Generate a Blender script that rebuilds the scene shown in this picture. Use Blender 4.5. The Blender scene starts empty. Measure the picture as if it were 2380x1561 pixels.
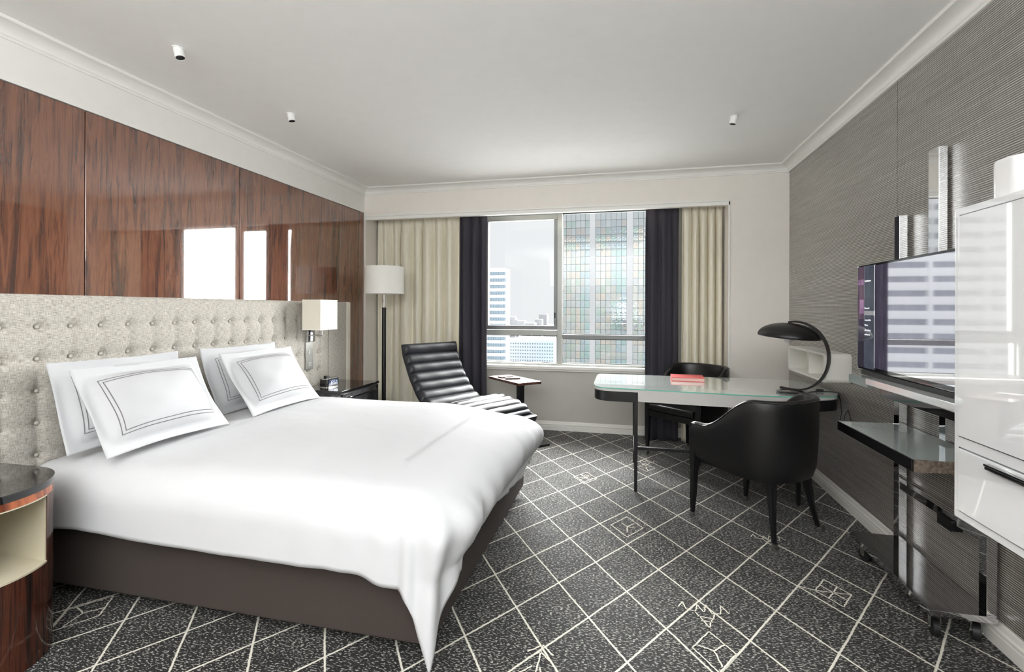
import bpy, bmesh, math, random
from math import sin, cos, pi, sqrt, exp, atan2, radians, hypot
from mathutils import Vector, Matrix

SC = bpy.context.scene
COL = SC.collection
random.seed(7)

# ------------------------------------------------------------------ camera
cd = bpy.data.cameras.new('camera')
cd.sensor_width = 36.0
cd.lens = 36.0 * 1138.0 / 2380.0
cd.shift_y = -63.0 / 2380.0
cd.clip_start = 0.05
cd.clip_end = 5000
cam = bpy.data.objects.new('camera', cd)
COL.objects.link(cam)
th = math.atan(265 / 1138.0)
cam.matrix_world = Matrix.Translation((0, 0, 1.32)) @ Matrix.Rotation(th, 4, 'Z') @ Matrix.Rotation(pi / 2, 4, 'X') @ Matrix.Rotation(0.003, 4, 'Z')
SC.camera = cam

# ------------------------------------------------------------------ world, sun, lights, exposure
W = bpy.data.worlds.new('overcast_sky')
SC.world = W
W.use_nodes = True
bg = W.node_tree.nodes['Background']
bg.inputs[0].default_value = (0.97, 0.985, 1.0, 1)
bg.inputs[1].default_value = 0.74

sd = bpy.data.lights.new('sun', 'SUN')
sd.energy = 46
sd.angle = radians(80)
sd.color = (1.0, 0.99, 0.97)
sun = bpy.data.objects.new('sun', sd)
COL.objects.link(sun)
sun.rotation_euler = Vector((-0.34, -1.0, -0.48)).to_track_quat('-Z', 'Y').to_euler()


def area(name, loc, aim, sx, sy, power, col=(1, 1, 1)):
    d = bpy.data.lights.new(name, 'AREA')
    d.shape = 'RECTANGLE'
    d.size = sx
    d.size_y = sy
    d.energy = power
    d.color = col
    o = bpy.data.objects.new(name, d)
    COL.objects.link(o)
    o.location = loc
    o.rotation_euler = (Vector(aim) - Vector(loc)).to_track_quat('-Z', 'Y').to_euler()
    return o


area('rear_fill_light', (-0.3, -1.6, 2.35), (-0.3, 3.0, 1.2), 3.2, 0.9, 38, (0.95, 0.98, 1.0))  # added fill light behind the camera, not a fixture of the room
area('rear_upward_fill', (-0.3, -1.0, 2.05), (-0.3, -0.99, 2.63), 3.6, 2.4, 188, (0.95, 0.98, 1.0))  # added fill aimed up, brightens the room off the ceiling

SC.view_settings.view_transform = 'Standard'
SC.view_settings.look = 'None'
SC.view_settings.gamma = 1
SC.view_settings.use_curve_mapping = False
SC.view_settings.exposure = 0.36
SC.render.film_transparent = False
try:
    SC.cycles.max_bounces = 10
    SC.cycles.diffuse_bounces = 6
    SC.cycles.glossy_bounces = 5
    SC.cycles.transmission_bounces = 8
    SC.cycles.transparent_max_bounces = 12
    SC.cycles.sample_clamp_indirect = 6
except Exception:
    pass


# ------------------------------------------------------------------ materials
def lin(c):
    return tuple(((v / 255.0) / 12.92 if v <= 10 else (((v / 255.0) + 0.055) / 1.055) ** 2.4) for v in c)


class NT:
    def __init__(self, name):
        self.m = bpy.data.materials.new(name)
        self.m.use_nodes = True
        self.t = self.m.node_tree
        self.b = self.t.nodes['Principled BSDF']

    def n(self, typ, **kw):
        x = self.t.nodes.new(typ)
        for k, v in kw.items():
            setattr(x, k, v)
        return x

    def l(self, a, b):
        self.t.links.new(a, b)

    def coord(self, scale=(1, 1, 1), kind='Object', rot=(0, 0, 0)):
        tc = self.n('ShaderNodeTexCoord')
        mp = self.n('ShaderNodeMapping')
        mp.inputs['Scale'].default_value = scale
        mp.inputs['Rotation'].default_value = rot
        self.l(tc.outputs[kind], mp.inputs[0])
        return mp.outputs[0]

    def noise(self, vec, scale=5, detail=3, rough=.5, dist=0.0):
        x = self.n('ShaderNodeTexNoise')
        x.inputs['Scale'].default_value = scale
        x.inputs['Detail'].default_value = detail
        x.inputs['Roughness'].default_value = rough
        x.inputs['Distortion'].default_value = dist
        self.l(vec, x.inputs['Vector'])
        return x.outputs['Fac']

    def ramp(self, fac, stops, interp='LINEAR'):
        r = self.n('ShaderNodeValToRGB')
        r.color_ramp.interpolation = interp
        els = r.color_ramp.elements
        while len(els) < len(stops):
            els.new(0.5)
        for e, (p, c) in zip(els, stops):
            e.position = p
            e.color = (c[0], c[1], c[2], 1) if not isinstance(c, (int, float)) else (c, c, c, 1)
        self.l(fac, r.inputs[0])
        return r.outputs[0]

    def math(self, op, a, b=None, clamp=False):
        x = self.n('ShaderNodeMath', operation=op)
        x.use_clamp = clamp
        for i, v in enumerate((a, b)):
            if v is None:
                continue
            if isinstance(v, (int, float)):
                x.inputs[i].default_value = v
            else:
                self.l(v, x.inputs[i])
        return x.outputs[0]

    def mix(self, fac, a, b, blend='MIX'):
        x = self.n('ShaderNodeMix', data_type='RGBA', blend_type=blend)
        for sock, v in ((x.inputs[0], fac), (x.inputs[6], a), (x.inputs[7], b)):
            if isinstance(v, (int, float)):
                sock.default_value = v
            elif isinstance(v, tuple):
                sock.default_value = (v[0], v[1], v[2], 1)
            else:
                self.l(v, sock)
        return x.outputs[2]

    def bump(self, h, strength=.3, dist=.002):
        x = self.n('ShaderNodeBump')
        x.inputs['Strength'].default_value = strength
        x.inputs['Distance'].default_value = dist
        self.l(h, x.inputs['Height'])
        self.l(x.outputs[0], self.b.inputs['Normal'])

    def set(self, **kw):
        for k, v in kw.items():
            s = self.b.inputs[k.replace('_', ' ')]
            if isinstance(v, tuple):
                s.default_value = (v[0], v[1], v[2], 1)
            elif isinstance(v, (int, float)):
                s.default_value = v
            else:
                self.l(v, s)
        return self


def pm(name, rgb, rough=.5, metal=0.0, var=.06, scale=12, bump=0.0, bscale=200, coat=0.0, spec=.5, stretch=(1, 1, 1), emit=0.0):
    t = NT(name)
    c = lin(rgb)
    v = t.coord(stretch)
    f = t.noise(v, scale, 3)
    lo = tuple(x * (1 - var) for x in c)
    hi = tuple(min(1, x * (1 + var)) for x in c)
    col = t.ramp(f, [(.3, lo), (.7, hi)])
    t.set(Base_Color=col, Roughness=rough, Metallic=metal)
    t.b.inputs['Specular IOR Level'].default_value = spec
    if coat:
        t.b.inputs['Coat Weight'].default_value = coat
        t.b.inputs['Coat Roughness'].default_value = .03
    if bump:
        t.bump(t.noise(v, bscale, 2), bump)
    if emit:
        t.set(Emission_Color=col, Emission_Strength=emit)
    return t.m


M = {}
M['wall'] = pm('wall_paint', (232, 230, 225), .75, var=.012, bump=.04, bscale=400)
M['pier'] = pm('pier_paint', (234, 229, 222), .75, var=.012, bump=.04, bscale=400)
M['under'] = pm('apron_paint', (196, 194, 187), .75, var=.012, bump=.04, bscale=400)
M['ceil'] = pm('ceiling_paint', (240, 239, 236), .85, var=.01)
M['trim'] = pm('trim_paint', (236, 235, 230), .45, var=.01)
M['duvet'] = pm('white_cotton', (202, 203, 206), .85, var=.008, scale=3, bump=.05, bscale=90)
M['pillow'] = pm('pillow_cotton', (193, 194, 197), .85, var=.008, scale=6, bump=.06, bscale=40)
M['stitch'] = pm('grey_stitching', (112, 110, 112), .8)
M['stitchl'] = pm('pale_grey_stitching', (188, 188, 190), .8)
M['base'] = pm('taupe_bed_fabric', (60, 52, 48), .9, var=.08, scale=300, bump=.3, bscale=600)
M['chrome'] = pm('polished_chrome', (225, 225, 226), .04, 1.0, var=.01)
M['steel'] = pm('brushed_steel', (176, 176, 172), .3, 1.0, var=.03)
M['mirror'] = pm('mirror_steel', (200, 200, 202), .05, 1.0, var=.01)
M['black'] = pm('black_satin', (16, 15, 17), .38, var=.1)
M['blackgloss'] = pm('black_gloss', (22, 21, 22), .06, var=.1, coat=.6)
M['leather'] = pm('black_leather', (13, 12, 13), .36, var=.18, scale=9, bump=.16, bscale=260)
M['leather2'] = pm('channel_leather', (34, 35, 40), .42, var=.12, scale=14, bump=.3, bscale=45)
M['shade'] = pm('linen_shade', (238, 236, 230), .8, var=.015, bump=.08, bscale=500)
M['shade2'] = pm('cream_shade', (232, 226, 212), .8, var=.015, bump=.08, bscale=500)
M['whitegloss'] = pm('white_gloss_lacquer', (238, 239, 240), .12, var=.01, coat=1.0)
M['whitegloss'].node_tree.nodes['Principled BSDF'].inputs['Coat Roughness'].default_value = .02
M['whitegloss'].node_tree.nodes['Principled BSDF'].inputs['Coat IOR'].default_value = 2.6
M['white'] = pm('white_lacquer', (240, 240, 238), .3, var=.01)
M['cream'] = pm('cream_lacquer', (196, 188, 166), .35, var=.02)
M['niche'] = pm('wall_box_lacquer', (232, 231, 225), .4, var=.01)
M['apron'] = pm('desk_satin_white', (196, 194, 191), .3, var=.01)
M['red'] = pm('coral_leather', (226, 92, 92), .5, var=.05, bump=.1)
M['pages'] = pm('cream_paper', (232, 200, 190), .7, stretch=(1, 1, 60), scale=20, var=.08)
M['curtain'] = pm('cream_curtain', (234, 229, 213), .85, var=.04, scale=60, stretch=(1, 1, .15), bump=.1, bscale=500)
M['curtaindark'] = pm('charcoal_curtain', (54, 52, 60), .8, var=.06, scale=60, stretch=(1, 1, .15), bump=.1, bscale=500)
M['alu'] = pm('window_aluminium', (150, 152, 148), .35, .6, var=.02)
M['aludark'] = pm('window_aluminium_dark', (112, 114, 114), .35, .6, var=.02)
M['gasket'] = pm('black_gasket', (20, 20, 22), .6)
M['rubber'] = pm('black_rubber', (24, 24, 26), .5)
M['shelfreflect'] = pm('painted_carpet_reflection', (120, 108, 98), .25, var=.45, scale=70)  # speckle paints the carpet's reflection into the shelf end colour
M['darkwood'] = None


def wood(name, c0, c1, c2, gloss_ior=1.9, seed=0.0, freq=9.0, rough=.03):
    t = NT(name)
    v = t.coord((freq, freq, .55))
    mp = v.node
    mp.inputs['Location'].default_value = (seed, seed * .7, seed)
    warp = t.noise(v, 1.0, 3, .6, 1.2)
    add = t.n('ShaderNodeVectorMath', operation='ADD')
    sc = t.n('ShaderNodeVectorMath', operation='SCALE')
    t.l(warp, sc.inputs[0])
    sc.inputs['Scale'].default_value = .9
    t.l(v, add.inputs[0])
    t.l(sc.outputs[0], add.inputs[1])
    a = t.noise(add.outputs[0], 2.1, 6, .62, .35)
    b = t.noise(add.outputs[0], 7.0, 4, .6, .2)
    s = t.math('ADD', t.math('MULTIPLY', a, .72), t.math('MULTIPLY', b, .28))
    col = t.ramp(s, [(.34, lin(c0)), (.45, lin(c1)), (.53, lin(c2)), (.60, lin(c1)), (.70, lin(c0))])
    t.set(Base_Color=col, Roughness=.6)
    t.b.inputs['Specular IOR Level'].default_value = .15
    t.b.inputs['Coat Weight'].default_value = 1.0
    t.b.inputs['Coat IOR'].default_value = gloss_ior
    t.b.inputs['Coat Roughness'].default_value = rough
    return t.m


M['rose'] = wood('rosewood_lacquer', (30, 14, 10), (94, 53, 35), (128, 78, 52), 2.2, 3.1, 8.0, .03)
M['rose2'] = wood('rosewood_lacquer_b', (30, 14, 10), (94, 53, 35), (128, 78, 52), 2.2, 11.3, 8.0, .03)
M['macassar'] = wood('macassar_veneer', (12, 7, 6), (46, 24, 18), (84, 42, 26), 1.5, 5.2, 16.0, .08)
M['macband'] = wood('macassar_band', (20, 9, 7), (120, 60, 34), (176, 96, 56), 1.5, 1.2, 3.0, .08)
M['darkwood'] = wood('dark_wenge', (14, 13, 14), (34, 33, 35), (52, 52, 56), 1.5, 2.2, 14.0, .15)
M['sidewood'] = wood('side_table_walnut', (44, 26, 22), (70, 42, 36), (96, 60, 50), 1.5, 9.2, 10.0, .15)


def mk_wallpaper():
    t = NT('grasscloth_wallpaper')
    v = t.coord((1, 1, 1))
    sep = t.n('ShaderNodeSeparateXYZ')
    t.l(v, sep.inputs[0])
    y, z = sep.outputs[1], sep.outputs[2]
    v2 = t.coord((1, .8, 9))
    wob = t.noise(v2, 3.0, 3)
    zz = t.math('ADD', z, t.math('MULTIPLY', wob, .006))
    ph = t.math('MULTIPLY', zz, 2 * pi / .0092)
    s = t.math('SINE', ph)
    s01 = t.math('MULTIPLY_ADD', s, .5)
    s01.node.inputs[2].default_value = .5
    v3 = t.coord((1, 2.2, 110))
    n1 = t.noise(v3, 1.0, 4, .6)
    v4 = t.coord((1, 60, 8))
    n2 = t.noise(v4, 2.0, 3, .6)
    lines = t.math('MULTIPLY', t.math('POWER', s01, 2.2), t.math('ADD', .25, t.math('MULTIPLY', n1, 1.3)), True)
    fac = t.math('ADD', t.math('MULTIPLY', lines, .85), t.math('MULTIPLY', t.math('SUBTRACT', n2, .5), .35), True)
    col = t.ramp(fac, [(0, lin((76, 72, 67))), (.4, lin((150, 145, 138))), (1, lin((244, 242, 238)))])
    t.set(Base_Color=col, Roughness=.3)
    t.b.inputs['Specular IOR Level'].default_value = 1.0
    t.bump(fac, .5, .002)
    return t.m


M['paper'] = mk_wallpaper()
pb_ = M['paper'].node_tree.nodes['Principled BSDF']
pb_.inputs['Coat Weight'].default_value = .35
pb_.inputs['Coat Roughness'].default_value = .3
pb_.inputs['Coat IOR'].default_value = 1.8


def mk_carpet():
    t = NT('charcoal_diamond_carpet')
    v = t.coord((1, 1, 1))
    sep = t.n('ShaderNodeSeparateXYZ')
    t.l(v, sep.inputs[0])
    w1 = t.noise(v, 60, 2)
    w2 = t.noise(v, 3, 2)
    x = t.math('ADD', sep.outputs[0], t.math('ADD', t.math('MULTIPLY', t.math('SUBTRACT', w1, .5), .007), t.math('MULTIPLY', t.math('SUBTRACT', w2, .5), .012)))
    y = sep.outputs[1]
    u = t.math('DIVIDE', t.math('SUBTRACT', x, .007), .1592)
    w = t.math('DIVIDE', t.math('SUBTRACT', y, 2.3535), .2355)

    def line(e):
        h = t.math('MULTIPLY', e, .5)
        fr = t.math('FRACT', t.math('ADD', h, .5))
        return t.math('ABSOLUTE', t.math('SUBTRACT', fr, .5))
    d = t.math('MINIMUM', line(t.math('ADD', u, w)), line(t.math('SUBTRACT', u, w)))
    # distance d is in periods of 2 units; one unit is about 0.132 m across the line
    ln = t.ramp(d, [(.0115, 1.0), (.0185, 0.0)])
    vs = t.coord((75, 190, 1))
    fl = t.noise(vs, 1.0, 1, .5)
    vb = t.coord((1.2, 3.2, 1))
    big = t.noise(vb, 2.4, 4, .6)
    fsum = t.math('ADD', fl, t.math('MULTIPLY', t.math('SUBTRACT', big, .5), .12))
    fleck = t.ramp(fsum, [(.57, 0.0), (.62, 1.0)])
    fine = t.noise(t.coord((90, 300, 1)), 3, 2)
    basec = t.ramp(fine, [(.3, lin((9, 9, 9))), (.7, lin((34, 33, 33)))])
    c1 = t.mix(t.math('MULTIPLY', fleck, .7), basec, lin((196, 194, 186)))
    c2 = t.mix(ln, c1, lin((222, 218, 206)))
    t.set(Base_Color=c2, Roughness=.78)
    t.b.inputs['Sheen Weight'].default_value = .12
    t.b.inputs['Sheen Roughness'].default_value = .4
    t.b.inputs['Specular IOR Level'].default_value = .45
    t.bump(t.math('ADD', fl, t.math('MULTIPLY', ln, .6)), .6, .004)
    return t.m


M['carpet'] = mk_carpet()
M['motif'] = pm('carpet_motif_yarn', (222, 218, 206), .9, var=.15, scale=200)


def mk_tweed():
    t = NT('headboard_tweed')
    a = t.noise(t.coord((1, 36, 520)), 1.0, 2, .5)
    b = t.noise(t.coord((1, 520, 36)), 1.0, 2, .5)
    s = t.math('ADD', t.math('MULTIPLY', a, .55), t.math('MULTIPLY', b, .45))
    col = t.ramp(s, [(.30, lin((112, 103, 94))), (.5, lin((180, 175, 166))), (.68, lin((218, 215, 208)))])
    t.set(Base_Color=col, Roughness=.85)
    t.bump(s, .35, .002)
    return t.m


M['tweed'] = mk_tweed()


def mk_glass(name, tint=(1, 1, 1), refl=.06):
    t = NT(name)
    t.t.nodes.remove(t.b)
    out = t.t.nodes['Material Output']
    tr = t.n('ShaderNodeBsdfTransparent')
    tr.inputs[0].default_value = (tint[0], tint[1], tint[2], 1)
    gl = t.n('ShaderNodeBsdfGlossy')
    gl.inputs['Roughness'].default_value = .01
    mx = t.n('ShaderNodeMixShader')
    lw = t.n('ShaderNodeLayerWeight')
    lw.inputs[0].default_value = .25
    f = t.math('ADD', t.math('MULTIPLY', lw.outputs['Fresnel'], .6), refl * .3, True)
    t.l(f, mx.inputs[0])
    t.l(tr.outputs[0], mx.inputs[1])
    t.l(gl.outputs[0], mx.inputs[2])
    t.l(mx.outputs[0], out.inputs[0])
    return t.m


M['pane'] = mk_glass('window_glass', (.93, .95, .95))


def mk_deskglass():
    t = NT('desk_glass_top')
    n = t.noise(t.coord(), 4, 2)
    col = t.ramp(n, [(.3, lin((214, 222, 220))), (.7, lin((222, 229, 227)))])
    t.set(Base_Color=col, Roughness=.12)
    t.b.inputs['Coat Weight'].default_value = 1.0
    t.b.inputs['Coat Roughness'].default_value = .02
    t.b.inputs['Coat IOR'].default_value = 1.55
    return t.m


M['deskglass'] = mk_deskglass()
M['glassedge'] = pm('green_glass_edge', (118, 190, 172), .1, var=.05, coat=.5)
M['shelfglass'] = pm('shelf_mirror_glass', (196, 208, 208), .08, .35, var=.01, coat=.6)
M['frost'] = pm('frosted_bulb', (236, 234, 236), .3, var=.02)


# ------------------------------------------------------------------ geometry helpers
def B():
    return bmesh.new()


def box(bm, lo, hi, bev=0.0, seg=2, mi=0):
    r = bmesh.ops.create_cube(bm, size=1.0)
    vs = r['verts']
    for v in vs:
        v.co = Vector((lo[i] + (v.co[i] + .5) * (hi[i] - lo[i]) for i in range(3)))
    fs = list({f for v in vs for f in v.link_faces})
    for f in fs:
        f.material_index = mi
    if bev > 0:
        es = list({e for v in vs for e in v.link_edges})
        bmesh.ops.bevel(bm, geom=es, offset=bev, segments=seg, affect='EDGES', profile=.6)
    return vs


def tube(bm, pts, rads, seg=12, caps=True, sq=1.0):
    """sweep a circle (or squashed circle) along pts"""
    pts = [Vector(p) for p in pts]
    n = len(pts)
    if not hasattr(rads, '__len__'):
        rads = [rads] * n
    up = None
    rings = []
    for i in range(n):
        a = pts[max(0, i - 1)]
        b = pts[min(n - 1, i + 1)]
        d = (b - a).normalized()
        if up is None:
            up = Vector((0, 0, 1)) if abs(d.z) < .9 else Vector((1, 0, 0))
        x = d.cross(up).normalized()
        up = x.cross(d).normalized()
        ring = []
        for k in range(seg):
            t = 2 * pi * k / seg
            ring.append(bm.verts.new(pts[i] + x * cos(t) * rads[i] + up * sin(t) * rads[i] * sq))
        rings.append(ring)
    for i in range(n - 1):
        for k in range(seg):
            bm.faces.new((rings[i][k], rings[i][(k + 1) % seg], rings[i + 1][(k + 1) % seg], rings[i + 1][k]))
    if caps:
        bm.faces.new(rings[0][::-1])
        bm.faces.new(rings[-1])


def lathe(bm, prof, c=(0, 0, 0), seg=40, close=False):
    """prof list of (r,z)"""
    rings = []
    for r, z in prof:
        if r < 1e-6:
            rings.append([bm.verts.new((c[0], c[1], c[2] + z))])
        else:
            rings.append([bm.verts.new((c[0] + r * cos(2 * pi * k / seg), c[1] + r * sin(2 * pi * k / seg), c[2] + z)) for k in range(seg)])
    prs = list(zip(rings, rings[1:]))
    if close:
        prs.append((rings[-1], rings[0]))
    for A, D in prs:
        if len(A) == 1 and len(D) == 1:
            continue
        for k in range(seg):
            k2 = (k + 1) % seg
            if len(A) == 1:
                bm.faces.new((A[0], D[k2], D[k]))
            elif len(D) == 1:
                bm.faces.new((A[k], A[k2], D[0]))
            else:
                bm.faces.new((A[k], A[k2], D[k2], D[k]))


def prism(bm, poly, z0, z1, bev=0.0, axis='Z', mi=0, seg=2):
    """extrude polygon; axis Z: poly (x,y); axis Y: poly (x,z); axis X: poly (y,z)"""
    def mk(p, h):
        if axis == 'Z':
            return (p[0], p[1], h)
        if axis == 'Y':
            return (p[0], h, p[1])
        return (h, p[0], p[1])
    a = [bm.verts.new(mk(p, z0)) for p in poly]
    b = [bm.verts.new(mk(p, z1)) for p in poly]
    n = len(poly)
    fs = [bm.faces.new(a[::-1]), bm.faces.new(b)]
    for i in range(n):
        fs.append(bm.faces.new((a[i], a[(i + 1) % n], b[(i + 1) % n], b[i])))
    for f in fs:
        f.material_index = mi
    if bev > 0:
        es = list(fs[0].edges) + list(fs[1].edges)
        bmesh.ops.bevel(bm, geom=es, offset=bev, segments=seg, affect='EDGES', profile=.6)


def grid(bm, nu, nv, fn, flip=False):
    vs = [[bm.verts.new(fn(i / (nu - 1), j / (nv - 1))) for j in range(nv)] for i in range(nu)]
    for i in range(nu - 1):
        for j in range(nv - 1):
            q = (vs[i][j], vs[i + 1][j], vs[i + 1][j + 1], vs[i][j + 1])
            bm.faces.new(q[::-1] if flip else q)
    return vs


def rrect(x0, y0, x1, y1, r, n=6):
    out = []
    for cx, cy, a0 in ((x1 - r, y1 - r, 0), (x0 + r, y1 - r, 90), (x0 + r, y0 + r, 180), (x1 - r, y0 + r, 270)):
        for k in range(n + 1):
            a = radians(a0 + 90 * k / n)
            out.append((cx + r * cos(a), cy + r * sin(a)))
    return out


def finish(name, bm, mats, parent=None, off=(0, 0, 0), smooth=True, fix=True, ang=35):
    if fix:
        bmesh.ops.recalc_face_normals(bm, faces=bm.faces[:])
    if any(off):
        bmesh.ops.translate(bm, verts=bm.verts[:], vec=Vector(off))
    me = bpy.data.meshes.new(name)
    bm.to_mesh(me)
    bm.free()
    if not isinstance(mats, (list, tuple)):
        mats = [mats]
    for m in mats:
        me.materials.append(m)
    if smooth:
        for p in me.polygons:
            p.use_smooth = True
        try:
            me.set_sharp_from_angle(angle=radians(ang))
        except Exception:
            pass
    o = bpy.data.objects.new(name, me)
    COL.objects.link(o)
    if smooth and len(me.polygons) < 1500:
        wn = o.modifiers.new('weighted', 'WEIGHTED_NORMAL')
        wn.keep_sharp = True
        wn.weight = 80
    if parent is not None:
        o.parent = parent
    return o


def thing(name, label, cat, loc=(0, 0, 0), rz=0.0, group=None):
    o = bpy.data.objects.new(name, None)
    o.empty_display_size = .1
    COL.objects.link(o)
    o.location = loc
    o.rotation_euler = (0, 0, rz)
    o['label'] = label
    o['category'] = cat
    if group:
        o['group'] = group
    return o


def tag(o, label, cat, group=None):
    o['label'] = label
    o['category'] = cat
    if group:
        o['group'] = group
    return o


def wp(root, name, bm, mats, **kw):
    """part whose mesh was made in world coordinates, for an unrotated root"""
    l = root.location
    return finish(name, bm, mats, root, off=(-l.x, -l.y, -l.z), **kw)


def struct(name, bm, mats, parent=None, **kw):
    o = finish(name, bm, mats, parent, **kw)
    if parent is None:
        o['kind'] = 'structure'
    return o


def inst(src, name, loc, parent, rot=None, scale=None):
    o = bpy.data.objects.new(name, src.data)
    COL.objects.link(o)
    o.parent = parent
    o.location = loc
    if rot:
        o.rotation_euler = rot
    if scale:
        o.scale = scale
    return o


def dup(root, loc, rz=0.0, label=None):
    c = root.copy()
    COL.objects.link(c)
    c.location = loc
    c.rotation_euler = (0, 0, rz)
    if label:
        c['label'] = label
    for ch in list(root.children):
        d = ch.copy()
        COL.objects.link(d)
        d.parent = c
        for g in list(ch.children):
            e = g.copy()
            COL.objects.link(e)
            e.parent = d
    return c


# ------------------------------------------------------------------ room shell
XL, XR, YB, YA, YR, ZC = -2.812, 1.435, 4.88, 5.31, -2.4, 2.63
AX0, AX1 = -2.79, 0.925            # curtain alcove
WX0, WX1, WZ0, WZ1 = -1.62, 0.30, 0.70, 2.40   # window hole

bm = B(); box(bm, (XL - .2, YR - .2, -.2), (XR + .2, YA + .25, 0))
floor = struct('floor', bm, M['carpet'])
bm = B(); box(bm, (XL - .2, YR - .2, ZC), (XR + .2, YA + .25, ZC + .2))
struct('ceiling', bm, M['ceil'])

# left wall: white upper band + lacquered rosewood panels below it
bm = B(); box(bm, (XL - .2, YR - .2, 0), (XL - .03, YA + .25, ZC))
box(bm, (XL - .05, YR, 2.372), (XL + .006, YB, ZC))
wl = struct('wall_left', bm, M['wall'])
seams = [YR, -1.2, -.12, .955, 2.027, 3.10, 4.878]
for i in range(len(seams) - 1):
    bm = B()
    box(bm, (XL - .03, seams[i] + .0025, 0), (XL, seams[i + 1] - .0025, 2.368), .0015, 1)
    struct('panel', bm, M['rose'] if i % 2 == 0 else M['rose2'], wl)

# right wall with wallpapered panels
bm = B(); box(bm, (XR + .012, YR - .2, 0), (XR + .2, YB + .2, ZC))
wr = struct('wall_right', bm, M['gasket'])
ps = [YR, .6, 3.07, YB]
for i in range(3):
    bm = B(); box(bm, (XR, ps[i] + .003, 0), (XR + .02, ps[i + 1] - .003, ZC), .0015, 1)
    struct('panel', bm, M['paper'], wr)

# rear wall behind the camera
bm = B(); box(bm, (XL - .2, YR - .2, 0), (XR + .2, YR, ZC))
struct('wall_rear', bm, M['wall'])

# window wall
bm = B()
box(bm, (AX1, YB, 0), (XR + .2, YA + .22, ZC))                 # pier
box(bm, (XL - .2, YB, 0), (AX0, YA + .22, ZC))                 # left return
box(bm, (AX0, YB, 2.29), (AX1, YB + .05, ZC))                  # pelmet front
box(bm, (AX0, YB + .05, 2.42), (AX1, YA + .22, ZC))            # over alcove
wb = struct('wall_window', bm, M['pier'])
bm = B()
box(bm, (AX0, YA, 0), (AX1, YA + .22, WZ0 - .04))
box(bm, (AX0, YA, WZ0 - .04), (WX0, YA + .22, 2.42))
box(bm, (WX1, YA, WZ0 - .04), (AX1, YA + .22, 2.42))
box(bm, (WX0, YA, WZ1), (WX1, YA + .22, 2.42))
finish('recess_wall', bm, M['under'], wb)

# moulding around the curtain recess
bm = B()
def mould_h(x0, x1, z0):
    box(bm, (x0, YB - .012, z0), (x1, YB + .01, z0 + .034), .003, 2)
    box(bm, (x0, YB - .020, z0 + .034), (x1, YB + .01, z0 + .052), .005, 3)
    box(bm, (x0, YB - .008, z0 + .052), (x1, YB + .01, z0 + .060), .002, 2)
mould_h(AX0, AX1 + .012, 2.288)
box(bm, (AX1 - .004, YB - .012, 0.0), (AX1 + .012, YB + .01, 2.346), .003, 2)
struct('trim_1', bm, M['trim'])
# curtain track under the pelmet
bm = B(); box(bm, (AX0 + .02, 5.12, 2.385), (AX1 - .02, 5.16, 2.42), .003)
struct('trim_2', bm, M['white'])


def cornice(name, axis, s0, s1, wallc, sign):
    """cove profile; sign = direction into the room"""
    pr = [(0, 2.562), (.012, 2.562), (.014, 2.572), (.020, 2.576)]
    for k in range(9):
        a = radians(90 * k / 8)
        pr.append((.020 + .062 * (1 - cos(a)), 2.576 + .040 * sin(a)))
    pr += [(.090, 2.617), (.095, 2.622), (.095, 2.632), (0, 2.632)]
    b = B()
    poly = [(wallc + sign * p[0], p[1]) for p in pr]
    prism(b, poly, s0, s1, axis=axis)
    return struct(name, b, M['trim'])


cornice('trim_3', 'Y', YR, YB, XL + .006, 1)
cornice('trim_4', 'Y', YR, YB, XR, -1)
bmp = cornice('trim_5', 'X', XL, XR, YB, -1)


def skirting(name, axis, s0, s1, wallc, sign):
    pr = [(0, 0), (.016, 0), (.016, .048), (.013, .052), (.013, .056), (.017, .060), (.017, .068), (.010, .074), (.008, .088), (.004, .096), (0, .097)]
    b = B()
    prism(b, [(wallc + sign * p[0], p[1]) for p in pr], s0, s1, axis=axis)
    return struct(name, b, M['trim'])


skirting('baseboard_right', 'Y', YR, YB, XR, -1)
skirting('baseboard_window', 'X', AX0, AX1, YA, -1)
skirting('baseboard_pier', 'X', AX1, XR - .017, YB, -1)
skirting('baseboard_rear', 'X', XL, XR - .017, YR, 1)

# window sill board
bm = B()
box(bm, (WX0 - .1, YA - .065, .668), (WX1 + .1, YA + .08, .70), .006, 3)
box(bm, (WX0 - .1, YA - .035, .645), (WX1 + .1, YA + .01, .668), .004, 2)
struct('trim_6', bm, M['trim'])

# ------------------------------------------------------------------ window
YG = 5.42
win = bpy.data.objects.new('window_1', None)
COL.objects.link(win)
win['kind'] = 'structure'


def fr(name, x0, z0, x1, z1, y0, y1, m, bev=.004):
    b = B(); box(b, (x0, y0, z0), (x1, y1, z1), bev)
    return finish(name, b, m, win)


fr('window_frame', WX0, 2.375, WX1, 2.405, YG - .07, YG + .05, M['alu'])
fr('window_frame', WX0, .695, WX1, .722, YG - .07, YG + .05, M['alu'])
fr('window_frame', WX0, .72, WX0 + .05, 2.38, YG - .07, YG + .05, M['alu'])
fr('window_frame', WX1 - .09, .72, WX1, 2.38, YG - .07, YG + .05, M['alu'])
fr('mullion', -.738, .722, -.682, 2.376, YG - .06, YG + .05, M['alu'])
fr('transom', WX0 + .05, 1.028, -.738, 1.085, YG - .058, YG + .05, M['alu'])
fr('transom', -.682, .996, WX1 - .09, 1.040, YG - .058, YG + .05, M['aludark'])
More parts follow.
